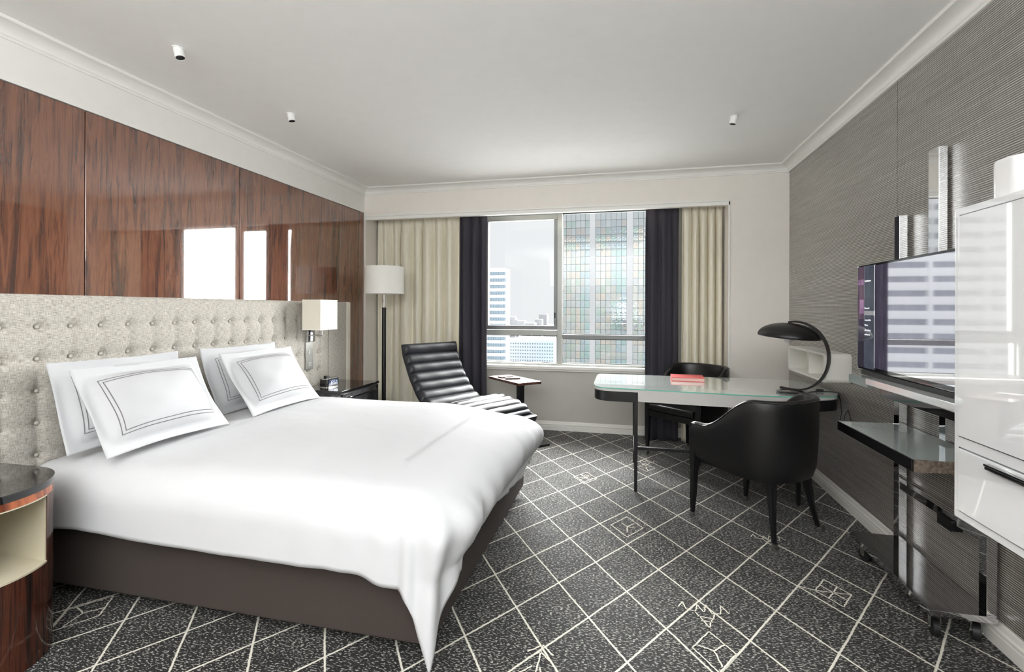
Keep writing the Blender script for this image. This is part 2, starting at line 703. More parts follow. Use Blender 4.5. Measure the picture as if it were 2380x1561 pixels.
# opening sash of the upper left light
s0, s1, z0, z1 = WX0 + .05, -.742, 1.088, 2.37
fr('sash', s0, z1 - .058, s1, z1, YG - .045, YG + .01, M['alu'])
fr('sash', s0, z0, s1, z0 + .046, YG - .045, YG + .01, M['aludark'])
fr('sash', s0, z0 + .046, s0 + .04, z1 - .058, YG - .045, YG + .01, M['alu'])
fr('sash', s1 - .036, z0 + .046, s1, z1 - .058, YG - .045, YG + .01, M['aludark'])
fr('latch', s1 - .03, 1.22, s1 - .015, 1.28, YG - .06, YG - .044, M['black'], .003)
for (x0, z0, x1, z1) in ((-.68, 1.042, WX1 - .092, 2.374), (-.68, .724, WX1 - .092, .994), (WX0 + .052, .724, -.74, 1.026)):
    b = B()
    g = .007
    box(b, (x0, YG - .035, z0), (x1, YG - .02, z0 + g)); box(b, (x0, YG - .035, z1 - g), (x1, YG - .02, z1))
    box(b, (x0, YG - .035, z0), (x0 + g, YG - .02, z1)); box(b, (x1 - g, YG - .035, z0), (x1, YG - .02, z1))
    finish('gasket', b, M['gasket'], win)
for (x0, z0, x1, z1) in ((-.675, 1.045, WX1 - .095, 2.37), (-.675, .727, WX1 - .095, .99), (WX0 + .055, .727, -.745, 1.022), (WX0 + .09, 1.135, -.78, 2.31)):
    b = B()
    y = YG - .015
    vs = [b.verts.new(p) for p in ((x0, y, z0), (x1, y, z0), (x1, y, z1), (x0, y, z1))]
    b.faces.new(vs)
    finish('pane', b, M['pane'], win, smooth=False, fix=False)


# ------------------------------------------------------------------ curtains
def curtain(name, label, x0, x1, y, z0, z1, folds, amp, mat, seed, lean=0.0, hdr=.09, pinch=1.0):
    rnd = random.Random(seed)
    ph = [rnd.uniform(0, 6.28) for _ in range(8)]
    wob = [rnd.uniform(-.35, .35) for _ in range(folds + 2)]
    nu, nv = folds * 14 + 1, 40

    def fn(u, v):
        z = z0 + (z1 - z0) * v
        top = max(0.0, min(1.0, (z - (z1 - hdr - .25)) / .25))
        a = amp * (1 - .45 * top)
        k = u * folds
        i = int(min(folds - 1, k))
        s = k + wob[i] * sin(pi * (k - i)) * .5
        drift = .10 * sin(2.2 * v + ph[0]) * (1 - v) * 3
        f = sin(2 * pi * s + drift) + .35 * sin(4 * pi * s * .51 + ph[1] + 1.3 * v)
        sharp = f * abs(f) ** .2
        if z > z1 - hdr:
            f2 = sin(2 * pi * s * 2 + ph[2])
            sharp = sharp * .55 + .45 * f2
        x = x0 + (x1 - x0) * u + .012 * sin(2 * pi * k + ph[3]) * (1 - top)
        x += lean * (1 - v) * (u - .2)
        # little overlap between folds
        x += .35 * a * cos(2 * pi * s + drift)
        return (x, y + a * sharp, z)
    b = B()
    grid(b, nu, nv, fn)
    o = finish(name, b, mat, None, smooth=True, fix=True, ang=80)
    m = o.modifiers.new('solid', 'SOLIDIFY')
    m.thickness = .004
    tag(o, label, 'curtain')
    return o


curtain('cream_curtain', 'wide cream pleated curtain at the left of the window, behind the floor lamp', -2.775, -1.735, 5.115, .012, 2.375, 8, .045, M['curtain'], 3)
curtain('dark_curtain', 'narrow charcoal blackout curtain left of the window, behind the lounge chair', -1.755, -1.445, 5.02, .015, 2.375, 3, .022, M['curtaindark'], 5)
curtain('dark_curtain', 'narrow charcoal blackout curtain right of the window, behind the far desk chair', .185, .50, 5.10, .015, 2.375, 3, .030, M['curtaindark'], 9)
curtain('cream_curtain', 'cream pleated curtain right of the window, next to the bare pier wall', .53, .900, 5.10, .015, 2.375, 5, .045, M['curtain'], 13)

# ------------------------------------------------------------------ carpet motifs (woven figures), one raised pile piece per figure
def ribbons(name, segs, w=.0065):
    b = B()
    rnd = random.Random(len(segs))
    for (a, c) in segs:
        a = Vector((a[0], a[1], 0)); c = Vector((c[0], c[1], 0))
        d = (c - a)
        n = max(2, int(d.length / .008))
        perp = Vector((-d.y, d.x, 0)).normalized()
        L, Rr = [], []
        for k in range(n + 1):
            p = a + d * k / n + perp * rnd.uniform(-.0015, .0015)
            ww = w * .5 * rnd.uniform(.75, 1.15)
            L.append(b.verts.new((p.x + perp.x * ww, p.y + perp.y * ww, .0022)))
            Rr.append(b.verts.new((p.x - perp.x * ww, p.y - perp.y * ww, .0022)))
        for k in range(n):
            b.faces.new((L[k], Rr[k], Rr[k + 1], L[k + 1]))
    return finish(name, b, M['motif'], floor, smooth=False)


def diamond(cx, cy, s, kind):
    hx, hy = .1592 * s, .2355 * s
    L, Rp, T, Bo = (cx - hx, cy), (cx + hx, cy), (cx, cy + hy), (cx, cy - hy)
    seg = [(L, T), (T, Rp), (Rp, Bo), (Bo, L)]
    m = (cx, cy)
    if kind == 'y':
        seg += [(m, (cx - hx * .35, cy + hy * .3)), (m, (cx + hx * .45, cy + hy * .35)), (m, (cx, cy - hy * .55)), (m, (cx + hx * .5, cy - hy * .1))]
    if kind == 'x':
        seg += [((cx - hx * .5, cy + hy * .5), (cx + hx * .5, cy - hy * .5)), ((cx - hx * .5, cy - hy * .5), (cx + hx * .5, cy + hy * .5)), (L, Rp)]
    if kind == 'v':
        seg += [((cx - hx * .8, cy + hy * .2), m), (m, (cx + hx * .6, cy + hy * .4)), (m, (cx + hx * .2, cy - hy * .7))]
    return seg


ribbons('carpet_motif', diamond(.010, 3.055, .60, 'y'))
ribbons('carpet_motif', diamond(-.305, 3.86, .58, 'x'))
ribbons('carpet_motif', diamond(.165, 4.23, .45, 'v'))
ribbons('carpet_motif', diamond(.335, 2.02, .50, 'v'))
ribbons('carpet_motif', diamond(.945, 2.565, .48, 'x') + [((.80, 2.59), (.868, 2.565))])
ribbons('carpet_motif', diamond(-2.28, 1.64, .55, 'v'))


def crown(cx, cy, s):
    z = [(-1, .3), (-.8, .7), (-.7, .2), (-.35, .1), (-.2, .6), (0, .1), (.15, .7), (.3, .1), (.65, .15), (.75, .75), (1, .25)]
    seg = [((cx + a[0] * s, cy + a[1] * s), (cx + c[0] * s, cy + c[1] * s)) for a, c in zip(z, z[1:])]
    y = [(-.35, .05), (-.1, -.5), (.05, -.9), (.2, -.45), (.4, .05)]
    seg += [((cx + a[0] * s, cy + a[1] * s), (cx + c[0] * s, cy + c[1] * s)) for a, c in zip(y, y[1:])]
    seg += [((cx - .3 * s, cy - .2 * s), (cx + .35 * s, cy - .25 * s)), ((cx - .2 * s, cy - .45 * s), (cx + .25 * s, cy - .5 * s))]
    return seg


ribbons('carpet_motif', crown(.335, 2.255, .105), .006)
ribbons('carpet_motif', crown(.16, 4.36, .11), .0055)
ribbons('carpet_motif', crown(.80, 3.06, .09), .0055)
ribbons('carpet_motif', crown(-.30, 3.90, .05), .005)
ax, ay = -.315, 1.90
ribbons('carpet_motif', [((ax, ay), (ax, ay - .16)), ((ax, ay), (ax - .05, ay - .05)), ((ax, ay), (ax + .05, ay - .05)), ((ax, ay - .04), (ax - .04, ay - .08)), ((ax, ay - .04), (ax + .04, ay - .08)),
                         ((ax - .02, ay - .12), (ax - .09, ay - .2)), ((ax + .01, ay - .12), (ax + .03, ay - .2))])

# ------------------------------------------------------------------ spotlights on the ceiling
def spot(x, y, label, tilt):
    t = thing('ceiling_spotlight', label, 'spotlight', (x, y, 2.63), 0, 'small white ceiling spotlights')
    b = B(); lathe(b, [(0, -.002), (.030, -.002), (.030, -.006), (.0, -.006)], seg=24)
    finish('ceiling_plate', b, M['white'], t)
    b = B(); lathe(b, [(0, -.004), (.0225, -.004), (.0235, -.012), (.0235, -.056), (.0205, -.056), (.0205, -.050), (0, -.050)], seg=28)
    bmesh.ops.rotate(b, verts=b.verts[:], cent=(0, 0, -.01), matrix=Matrix.Rotation(tilt, 3, 'Y'))
    finish('housing', b, M['white'], t)
    b = B(); lathe(b, [(0, -.0505), (.0203, -.0505), (.0203, -.054), (.012, -.052), (0, -.052)], seg=24)
    bmesh.ops.rotate(b, verts=b.verts[:], cent=(0, 0, -.01), matrix=Matrix.Rotation(tilt, 3, 'Y'))
    finish('lens', b, M['black'], t)


spot(-2.20, 2.02, 'white ceiling spotlight nearest the camera, above the bed pillows', -.28)
spot(-2.20, 2.87, 'second white ceiling spotlight above the bed, further towards the window', -.22)
spot(.71, 3.57, 'lone white ceiling spotlight on the right, above the desk', .22)

# ------------------------------------------------------------------ headboard
HX = -2.70
hb = thing('headboard', 'long pale tweed button-tufted headboard along the rosewood wall', 'headboard', (-2.75, 2.6, 0))
cols = [1.742 + .1443 * k for k in range(-6, 16)]
rows = [1.228, 1.077, .926, .775, .624]


def hdisp(y, z):
    inside = 1.0 / (1 + exp(-(3.98 - y) * 60)) * (1 / (1 + exp(-(1.30 - z) * 45)))
    gy = (y - 1.742) / .1443
    dy = abs(gy - round(gy)) * .1443
    gz = (z - 1.228) / .151
    dz = abs(gz - round(gz)) * .151
    if z > 1.30:
        dz = z - 1.228
    r = sqrt(dy * dy + dz * dz)
    d = -.017 * exp(-(r / .022) ** 2) - .006 * exp(-(dy / .010) ** 2) * exp(-(max(0, z - 1.228) / .05) ** 2) - .003 * exp(-(dz / .008) ** 2)
    puff = .006 * (1 - (1 - min(1, dy / .07)) ** 2) + .004 * (1 - (1 - min(1, dz / .075)) ** 2)
    return (d + puff) * inside


y0, y1, z0, z1 = .75, 4.06, .10, 1.382
b = B()
nu, nv = 250, 96


def hf(u, v):
    y = y0 + (y1 - y0) * u
    z = z0 + (z1 - z0) * v
    x = HX + hdisp(y, z)
    e = min(z1 - z, 1.0)
    if e < .03:
        x -= .02 * (1 - sqrt(max(0, 1 - ((.03 - e) / .03) ** 2)))
    e = min(y1 - y, 1.0)
    if e < .015:
        x -= .012 * (1 - sqrt(max(0, 1 - ((.015 - e) / .015) ** 2)))
    return (x, y, z)


grid(b, nu, nv, hf)
box(b, (-2.79, y0, z0), (-2.722, y1, z1))
wp(hb, 'upholstery', b, M['tweed'], ang=80)
b = B(); box(b, (-2.79, 4.064, .10), (HX - .003, 4.425, 1.382), .012, 3)
wp(hb, 'end_panel', b, M['tweed'])
b = B(); box(b, (-2.795, 4.36, .10), (HX + .002, 4.432, 1.384), .014, 3)
wp(hb, 'end_rail', b, M['shade2'])
b = B(); lathe(b, [(0, .0062), (.006, .0055), (.0095, .002), (.010, -.002)], seg=12)
btn = finish('button', b, M['tweed'], hb)
btn.location = Vector((HX - .009, cols[0], rows[0])) - Vector(hb.location)
btn.rotation_euler = (0, pi / 2, 0)
first = True
for yy in cols:
    for zz in rows:
        if first:
            first = False
            continue
        inst(btn, 'button', Vector((HX - .009, yy, zz)) - Vector(hb.location), hb, (0, pi / 2, 0))

# ------------------------------------------------------------------ bed
bed = thing('bed', 'king size divan bed with taupe fabric base against the tufted headboard', 'bed', (-1.66, 2.58, 0))
b = B(); box(b, (-2.68, 1.70, .062), (-.705, 3.42, .345), .02, 3)
wp(bed, 'divan_base', b, M['base'])
b = B(); box(b, (-2.67, 1.73, .345), (-.80, 3.40, .575), .05, 4)
wp(bed, 'mattress', b, M['duvet'])
b = B(); lathe(b, [(0, 0), (.028, 0), (.03, .01), (.024, .064), (0, .064)], seg=16)
lg = finish('foot', b, M['rubber'], bed)
pts = [(-.82, 1.84), (-.82, 3.3), (-2.5, 1.84), (-2.5, 3.3), (-1.66, 1.84)]
lg.location = (pts[0][0] + 1.66, pts[0][1] - 2.58, 0)
for p in pts[1:]:
    inst(lg, 'foot', (p[0] + 1.66, p[1] - 2.58, 0), bed)

# duvet draped over the mattress
TX0, TX1, TY0, TY1 = -2.66, -.79, 1.79, 3.24
NS, FT, FS = .345, .40, .36        # cloth hanging at near side, foot, far side


def duvet_pt(a, c):
    """a: metres along X from head, c: metres along Y; beyond the top rectangle the cloth falls"""
    ex = max(0.0, a - TX1)
    ey = max(0.0, TY0 - c)
    ey2 = max(0.0, c - TY1)
    x = min(a, TX1)
    y = min(max(c, TY0), TY1)
    e2 = ey if ey > 0 else -ey2
    e = hypot(ex, e2)
    # top surface
    cy = (y - (TY0 + TY1) / 2) / ((TY1 - TY0) / 2)
    cxn = (x - TX0) / (TX1 - TX0)
    zt = .652 + .012 * (1 - cy ** 4) - .018 * max(0, cxn - .8) / .2 - .035 * max(0, cxn - .75) / .25 * max(0, cy) ** 2 + .004 * sin(5.1 * x + 2 * y) + .004 * sin(3.1 * y - 2.3 * x)
    if a < -2.28:
        zt -= .045 * ((-2.28 - a) / .38) ** 1.5
        zt -= .02 * max(0, -cy - .3) * ((-2.28 - a) / .38)
    if e <= 0:
        return Vector((x, y, zt))
    dx, dy = ex / e, (-ey + ey2) / e if e2 else 0.0
    r = .165
    ql = r * pi / 2
    if e < ql:
        t = e / r
        o = r * sin(t)
        d = r * (1 - cos(t))
    else:
        o = r + (e - ql) * -.02
        d = r + (e - ql)
    # soft bulge at foot
    wfoot = dx * dx
    o += wfoot * .085 * sin(min(1, e / .36) * pi) + .01 * min(1, e / .2)
    # folds: radial at corner
    ang = atan2(abs(dy), dx)
    if ex > 0 and (ey > 0 or ey2 > 0):
        s = sin(2 * ang)
        o += .020 * s * sin(ang * 9 + 1.0) * min(1, e / .25)
        d += (.085 * s * max(0, (e - .28)) / .25 if ey > 0 else -.25 * max(0, e - .26))
    else:
        tpar = y if ex > 0 else x
        k = 9.0 if ex > 0 else 4.0
        amp = (.007 if ex > 0 else .002) * min(1, e / .3)
        o += amp * sin(k * tpar * 1.7 + 1.2) + amp * .5 * sin(k * tpar * 3.9)
        near = exp(-((abs((TY0 if e2 >= 0 else TY1) - y)) / .45) ** 2) if ex > 0 else exp(-((TX1 - x) / .35) ** 2)
        o += near * .008 * sin(tpar * 38 + e * 8) * min(1, e / .25)
    sk = sin(2 * atan2(abs(dy), dx)) * min(1, e / .5) if (ex > 0 and ey > 0) else 0
    return Vector((x + dx * o - .012 * sk, y + dy * o - .045 * sk, zt - d))


def cloth_dirs(u, v):
    a = TX0 + (TX1 + FT - TX0) * u
    lo = TY0 - NS
    hi = TY1 + FS
    c = lo + (hi - lo) * v
    # hem of the near side dips a little in the middle of its length and lifts before the corner
    if c < TY0:
        k = (TY0 - c) / NS
        q1 = min(1, max(0, (a + 2.5) / 1.0))
        q2 = min(1, max(0, (a + .98) / .2))
        dip = .02 + .04 * q1 * q1 * (3 - 2 * q1) - .015 * exp(-((a + 1.02) / .12) ** 2) + .018 * q2 * q2 * (3 - 2 * q2)
        c = TY0 - k * (NS + dip)
    if a > TX1:
        k = (a - TX1) / FT
        a = TX1 + k * (FT + .03 * sin(c * 5.0))
    return a, c


b = B()
grid(b, 190, 150, lambda u, v: duvet_pt(*cloth_dirs(u, v)))
dv = finish('duvet', b, M['duvet'], None, ang=180)
m = dv.modifiers.new('solid', 'SOLIDIFY')
m.thickness = .012
m.offset = -1
tex = bpy.data.textures.new('duvet_clouds', 'CLOUDS')
tex.noise_scale = .35
tex.noise_depth = 3
dm = dv.modifiers.new('crumple', 'DISPLACE')
dm.texture = tex
dm.strength = .012
dm.texture_coords = 'OBJECT'
dm.mid_level = .5
tag(dv, 'smooth white duvet draped over the bed with a pointed corner hanging down', 'duvet')


def duvet_line(x, ya, yb, off, name):
    b = B()
    n = 60
    L, Rr = [], []
    for k in range(n + 1):
        y = ya + (yb - ya) * k / n
        p = duvet_pt(x + off, y)
        L.append(b.verts.new((p.x - .0014, p.y, p.z + .0085)))
        Rr.append(b.verts.new((p.x + .0014, p.y, p.z + .0085)))
    for k in range(n):
        b.faces.new((L[k], Rr[k], Rr[k + 1], L[k + 1]))
    return finish(name, b, M['stitchl'], dv, smooth=False)


for off in (0, .014):
    duvet_line(-.94, 1.98, 3.05, off, 'stitch_line')
    duvet_line(-2.12, 1.98, 3.40, off, 'stitch_line')


# pillows
def pillow(label, bot, top, wid, thick, seed, pinch=.03):
    """bot/top centre points of lower and upper edge in world; width runs along Y"""
    rnd = random.Random(seed)
    bot = Vector(bot)
    top = Vector(top)
    H = (top - bot).length
    up = (top - bot).normalized()
    side = Vector((0, 1, 0))
    nrm = side.cross(up).normalized()
    if nrm.x < 0:
        nrm = -nrm
    cen = (bot + top) / 2
    fl = .045
    ph = [rnd.uniform(0, 6.28) for _ in range(6)]

    def shape(s, t, front):
        # s,t in [-1,1]
        a = s * wid / 2
        c = t * H / 2
        # edges bow inwards between the corners
        a *= 1 - pinch * (1 - t * t) * abs(s) ** 3 * 1.2
        c *= 1 - pinch * 1.8 * (1 - s * s) * abs(t) ** 3
        sx = min(1.0, max(0.0, (1 - abs(s)) / (1 - .0) * 1.0 - fl / (wid / 2)) / (1 - fl / (wid / 2)))
        sy = min(1.0, max(0.0, (1 - abs(t)) - fl / (H / 2)) / (1 - fl / (H / 2)))
        hh = (1 - (1 - sx) ** 2.3) ** .75 * (1 - (1 - sy) ** 2.3) ** .75
        w = thick / 2 * hh * (1.12 - .18 * t)
        w += .0035 * sin(9 * s + ph[0]) * sin(7 * t + ph[1]) * hh
        crease = .003 * (1 - hh) * sin(5 * s + ph[2] + 4 * t)
        bend = -.012 * s * s + .02 * t * t * (1 if t > 0 else .4)
        return cen + side * a + up * c + nrm * ((w if front else -w * .55) + .0015 * (1 if front else -1) + crease + bend)
    b = B()
    nu, nv = 56, 44
    vf = [[b.verts.new(shape(-1 + 2 * i / (nu - 1), -1 + 2 * j / (nv - 1), True)) for j in range(nv)] for i in range(nu)]
    vb = [[b.verts.new(shape(-1 + 2 * i / (nu - 1), -1 + 2 * j / (nv - 1), False)) for j in range(nv)] for i in range(nu)]
    for i in range(nu - 1):
        for j in range(nv - 1):
            b.faces.new((vf[i][j], vf[i + 1][j], vf[i + 1][j + 1], vf[i][j + 1]))
            b.faces.new((vb[i][j], vb[i][j + 1], vb[i + 1][j + 1], vb[i + 1][j]))
    rim = [(i, 0) for i in range(nu)] + [(nu - 1, j) for j in range(1, nv)] + [(i, nv - 1) for i in range(nu - 2, -1, -1)] + [(0, j) for j in range(nv - 2, 0, -1)]
    for k in range(len(rim)):
        i, j = rim[k]
        i2, j2 = rim[(k + 1) % len(rim)]
        b.faces.new((vf[i][j], vb[i][j], vb[i2][j2], vf[i2][j2]))
    o = finish('pillow', b, M['pillow'], None, ang=100)
    tag(o, label, 'pillow', 'white pillows with grey double piping on the bed')
    # embroidered double frame
    for ins in (.078, .092):
        ks = 1 - ins / (wid / 2)
        kt = 1 - ins / (H / 2)
        loop = []
        n = 30
        for k in range(n):
            loop.append((-ks + 2 * ks * k / n, -kt))
        for k in range(n):
            loop.append((ks, -kt + 2 * kt * k / n))
        for k in range(n):
            loop.append((ks - 2 * ks * k / n, kt))
        for k in range(n):
            loop.append((-ks, kt - 2 * kt * k / n))
        b = B()
        P2 = []
        for (s, t) in loop:
            p = shape(s, t, True)
            q = shape(s * (1 - .0032 / (wid / 2) / max(ks, .1)), t * (1 - .0032 / (H / 2) / max(kt, .1)), True)
            P2.append((b.verts.new(p + nrm * .0016), b.verts.new(q + nrm * .0016)))
        for k in range(len(P2)):
            a_, c_ = P2[k], P2[(k + 1) % len(P2)]
            b.faces.new((a_[0], a_[1], c_[1], c_[0]))
        finish('piping', b, M['stitch'], o, smooth=False)
    return o


pillow('white pillow at the back left of the bed, against the headboard behind another pillow', (-2.43, 2.02, .655), (-2.61, 2.05, 1.06), .68, .16, 1)
pillow('front left white pillow on the bed, nearest the round bedside table', (-2.165, 1.985, .672), (-2.425, 2.01, 1.035), .66, .19, 2)
pillow('white pillow at the back right of the bed, against the headboard', (-2.43, 2.86, .655), (-2.61, 2.88, 1.06), .68, .16, 3)
pillow('front right white pillow on the bed, nearest the black clock', (-2.165, 2.83, .672), (-2.425, 2.83, 1.035), .66, .19, 4)

# ------------------------------------------------------------------ near round bedside table
NX, NY, NR, NZ = -2.365, 1.285, .252, .66
ns = thing('round_bedside_table', 'dark macassar bedside table with rounded front and open cream niche, left of the bed', 'bedside table', (NX, NY, 0))


def stadium(r, x_back=-2.66, n=28, a0=-90, a1=90):
    out = []
    for k in range(n + 1):
        a = radians(a0 + (a1 - a0) * k / n)
        out.append((NX + r * cos(a), NY + r * sin(a)))
    out.append((x_back, NY + r))
    out.append((x_back, NY - r))
    return out


NA = 34   # half angle of niche
b = B()
prism(b, stadium(NR - .004), 0.0, .345)
wp(ns, 'plinth', b, M['macassar'])
b = B()
# shell around the niche: two curved cheeks and a back
for sg in (1, -1):
    poly = []
    angs = [radians(sg * (NA + (90 - NA) * k / 14)) for k in range(15)]
    poly = [(NX + (NR - .004) * cos(a), NY + (NR - .004) * sin(a)) for a in angs]
    poly += [(-2.66, NY + sg * (NR - .004)), (-2.66, NY + sg * (NR * sin(radians(NA)) - .0)), (NX + (NR - .004) * cos(radians(NA)), NY + sg * NR * sin(radians(NA)))][:2]
    if sg < 0:
        poly = poly[::-1]
    prism(b, poly, .345, .605)
wp(ns, 'side_cheek', b, M['macassar'])
b = B()
hw = NR * sin(radians(NA)) - .002
box(b, (-2.655, NY - hw, .345), (-2.60, NY + hw, .605))
box(b, (-2.60, NY + hw - .004, .350), (NX + NR * cos(radians(NA)) - .008, NY + hw, .603))
box(b, (-2.60, NY - hw, .350), (NX + NR * cos(radians(NA)) - .008, NY - hw + .004, .603))
poly = [(NX + (NR - .003) * cos(radians(a)), NY + (NR - .003) * sin(radians(a))) for a in range(-NA, NA + 1, 4)] + [(-2.60, NY + hw), (-2.60, NY - hw)]
prism(b, poly, .3455, .352)
prism(b, poly, .600, .6045)
wp(ns, 'niche_lining', b, M['cream'])
b = B(); prism(b, stadium(NR - .002), .605, .632, .002)
wp(ns, 'veneer_band', b, M['macband'])
b = B(); prism(b, stadium(NR), .633, .650, .004)
wp(ns, 'table_top', b, M['blackgloss'])
b = B(); prism(b, stadium(NR), .6505, .660, .003)
wp(ns, 'glass_sheet', b, M['blackgloss'])

# ------------------------------------------------------------------ far bedside table
nf = thing('bedside_table', 'black wood bedside table with chrome drawer pull on the far side of the bed', 'bedside table', (-2.48, 3.90, 0))
b = B(); box(b, (-2.695, 3.60, .05), (-2.29, 4.20, .618), .004)
wp(nf, 'body', b, M['darkwood'])
b = B(); box(b, (-2.698, 3.59, .619), (-2.275, 4.21, .64), .003)
wp(nf, 'table_top', b, M['blackgloss'])
for z0, z1 in ((.34, .612), (.06, .334)):
    b = B(); box(b, (-2.291, 3.61, z0), (-2.273, 4.19, z1), .003)
    d = wp(nf, 'drawer', b, M['darkwood'])
    b = B()
    box(b, (-.0, -.22, -.006), (.012, .22, .006), .003)
    h = finish('handle', b, M['chrome'], d)
    h.location = (-2.262 + 2.48, 0, z1 - .035)
b = B(); box(b, (-2.68, 3.63, 0), (-2.33, 4.17, .05))
wp(nf, 'plinth', b, M['black'])

nf.location.x += .012
# clock
ck = thing('alarm_clock', 'small black clock radio with chrome trim on the far bedside table', 'clock', (-2.52, 3.80, .64), radians(-10))
b = B(); prism(b, rrect(-.045, -.075, .045, .075, .02), .003, .075, .004)
finish('case', b, M['blackgloss'], ck)
b = B(); prism(b, rrect(-.047, -.077, .047, .077, .021), .0, .006, .001); prism(b, rrect(-.047, -.077, .047, .077, .021), .070, .0745, .001)
finish('chrome_band', b, M['chrome'], ck)
b = B(); box(b, (.0445, -.05, .016), (.0475, .05, .062), .001)
finish('display', b, pm('clock_display', (30, 40, 74), .15, emit=.6), ck)
b = B()
for k, (yy, segs) in enumerate(((-.032, 'bc'), (-.012, 'abged'), (.014, 'afgcd'), (.034, 'abc'))):
    S = {'a': ((-.007, .012), (.007, .014)), 'g': ((-.007, -.001), (.007, .001)), 'd': ((-.007, -.014), (.007, -.012)),
         'b': ((.006, 0), (.008, .013)), 'c': ((.006, -.013), (.008, 0)), 'f': ((-.008, 0), (-.006, .013)), 'e': ((-.008, -.013), (-.006, 0))}
    for s_ in segs:
        (a0, c0), (a1, c1) = S[s_]
        box(b, (.0476, yy + a0, .039 + c0), (.0482, yy + a1, .039 + c1))
finish('digits', b, pm('clock_digits', (220, 235, 255), .4, emit=1.2), ck)
b = B(); box(b, (-.03, -.035, .075), (.0, .005, .094), .003)
finish('dock', b, M['black'], ck)

# wall sconce on the headboard
sc_ = thing('wall_sconce', 'square cream shade wall lamp on chrome bracket at the end of the headboard', 'lamp', (-2.66, 3.77, 1.1))


def hollow_box(b, x0, y0, z0, x1, y1, z1, t):
    box(b, (x0, y0, z0), (x1, y0 + t, z1)); box(b, (x0, y1 - t, z0), (x1, y1, z1))
    box(b, (x0, y0 + t, z0), (x0 + t, y1 - t, z1)); box(b, (x1 - t, y0 + t, z0), (x1, y1 - t, z1))


b = B(); hollow_box(b, -2.645, 3.60, 1.137, -2.472, 3.845, 1.392, .003)
wp(sc_, 'lamp_shade', b, M['shade2'], smooth=False)
b = B(); hollow_box(b, -2.646, 3.599, 1.137, -2.471, 3.846, 1.141, .004); hollow_box(b, -2.646, 3.599, 1.388, -2.471, 3.846, 1.392, .004)
wp(sc_, 'shade_trim', b, M['shade'], smooth=False)
b = B(); box(b, (-2.705, 3.70, 1.03), (-2.66, 3.80, 1.20), .003)
wp(sc_, 'back_plate', b, M['chrome'])
b = B(); tube(b, [(-2.66, 3.75, 1.085), (-2.56, 3.745, 1.085), (-2.555, 3.74, 1.09), (-2.555, 3.735, 1.2)], .006, 10)
box(b, (-2.64, 3.73, 1.20), (-2.475, 3.74, 1.206)); box(b, (-2.56, 3.603, 1.20), (-2.55, 3.842, 1.206))
wp(sc_, 'arm', b, M['chrome'])
b = B(); lathe(b, [(0, 0), (.012, .0), (.014, .03), (.026, .06), (.03, .085), (.02, .11), (0, .12)], seg=20)
bb = finish('bulb', b, M['frost'], sc_); bb.location = (-2.555 + 2.66, 3.735 - 3.77, .11)

sw = thing('switch_panel', 'grey vertical switch panel with white buttons on the headboard below the sconce', 'switch panel', (-2.70, 3.75, .92))
b = B(); box(b, (-2.712, 3.70, .79), (-2.694, 3.80, 1.025), .003)
wp(sw, 'plate', b, M['steel'])
b = B(); lathe(b, [(0, .004), (.006, .004), (.007, 0)], seg=12)
sw.location.x += .014
s0_ = finish('push_button', b, M['white'], sw); s0_.rotation_euler = (0, pi / 2, 0); s0_.location = (.007, -.01, .03)
for (dy, dz) in ((-.01, .01), (-.01, -.075), (.012, -.075), (-.01, -.095), (.012, -.095)):
    inst(s0_, 'push_button', (.007, dy, dz), sw, (0, pi / 2, 0))

# ------------------------------------------------------------------ floor lamp
fl = thing('floor_lamp', 'floor lamp with white drum shade and slim black stem beside the curtain', 'lamp', (-2.42, 4.60, 0))
b = B(); lathe(b, [(0, 0), (.14, 0), (.14, .012), (.13, .018), (.02, .022), (0, .022)], seg=40)
finish('lamp_base', b, M['black'], fl)
b = B(); tube(b, [(0, 0, .02), (0, 0, 1.33)], .0215, 20)
finish('stem', b, M['black'], fl)
b = B(); tube(b, [(0, 0, 1.33), (0, 0, 1.50)], .0125, 16)
finish('upper_stem', b, M['chrome'], fl)
b = B(); lathe(b, [(.201, 1.472), (.201, 1.745), (.198, 1.745), (.198, 1.472)], seg=64, close=True)
finish('lamp_shade', b, M['shade'], fl)
b = B(); lathe(b, [(.2022, 1.470), (.2022, 1.476), (.1975, 1.476), (.1975, 1.470)], seg=64, close=True); lathe(b, [(.2022, 1.741), (.2022, 1.747), (.1975, 1.747), (.1975, 1.741)], seg=64, close=True)
for k in range(3):
    a = 2 * pi * k / 3
    tube(b, [(0, 0, 1.5), (.198 * cos(a), .198 * sin(a), 1.5)], .002, 6)
finish('shade_ring', b, M['white'], fl)

# ------------------------------------------------------------------ channel-tufted lounge chair
# local frame: +x = facing direction, y = width (right side at y=0, left side at y=+.66)
lrz = atan2(-.507, .862)
lc = thing('lounge_chair', 'armless black leather lounge chair with horizontal channels, in front of the dark curtain', 'armchair', (-1.71, 4.855, 0), lrz)
ctrl = [(0.0, .985), (.022, .89), (.075, .79), (.125, .70), (.178, .63), (.235, .557), (.30, .503), (.37, .472), (.46, .466), (.55, .492), (.68, .514), (.82, .503), (.92, .480), (1.0, .445), (1.032, .395), (1.02, .345)]


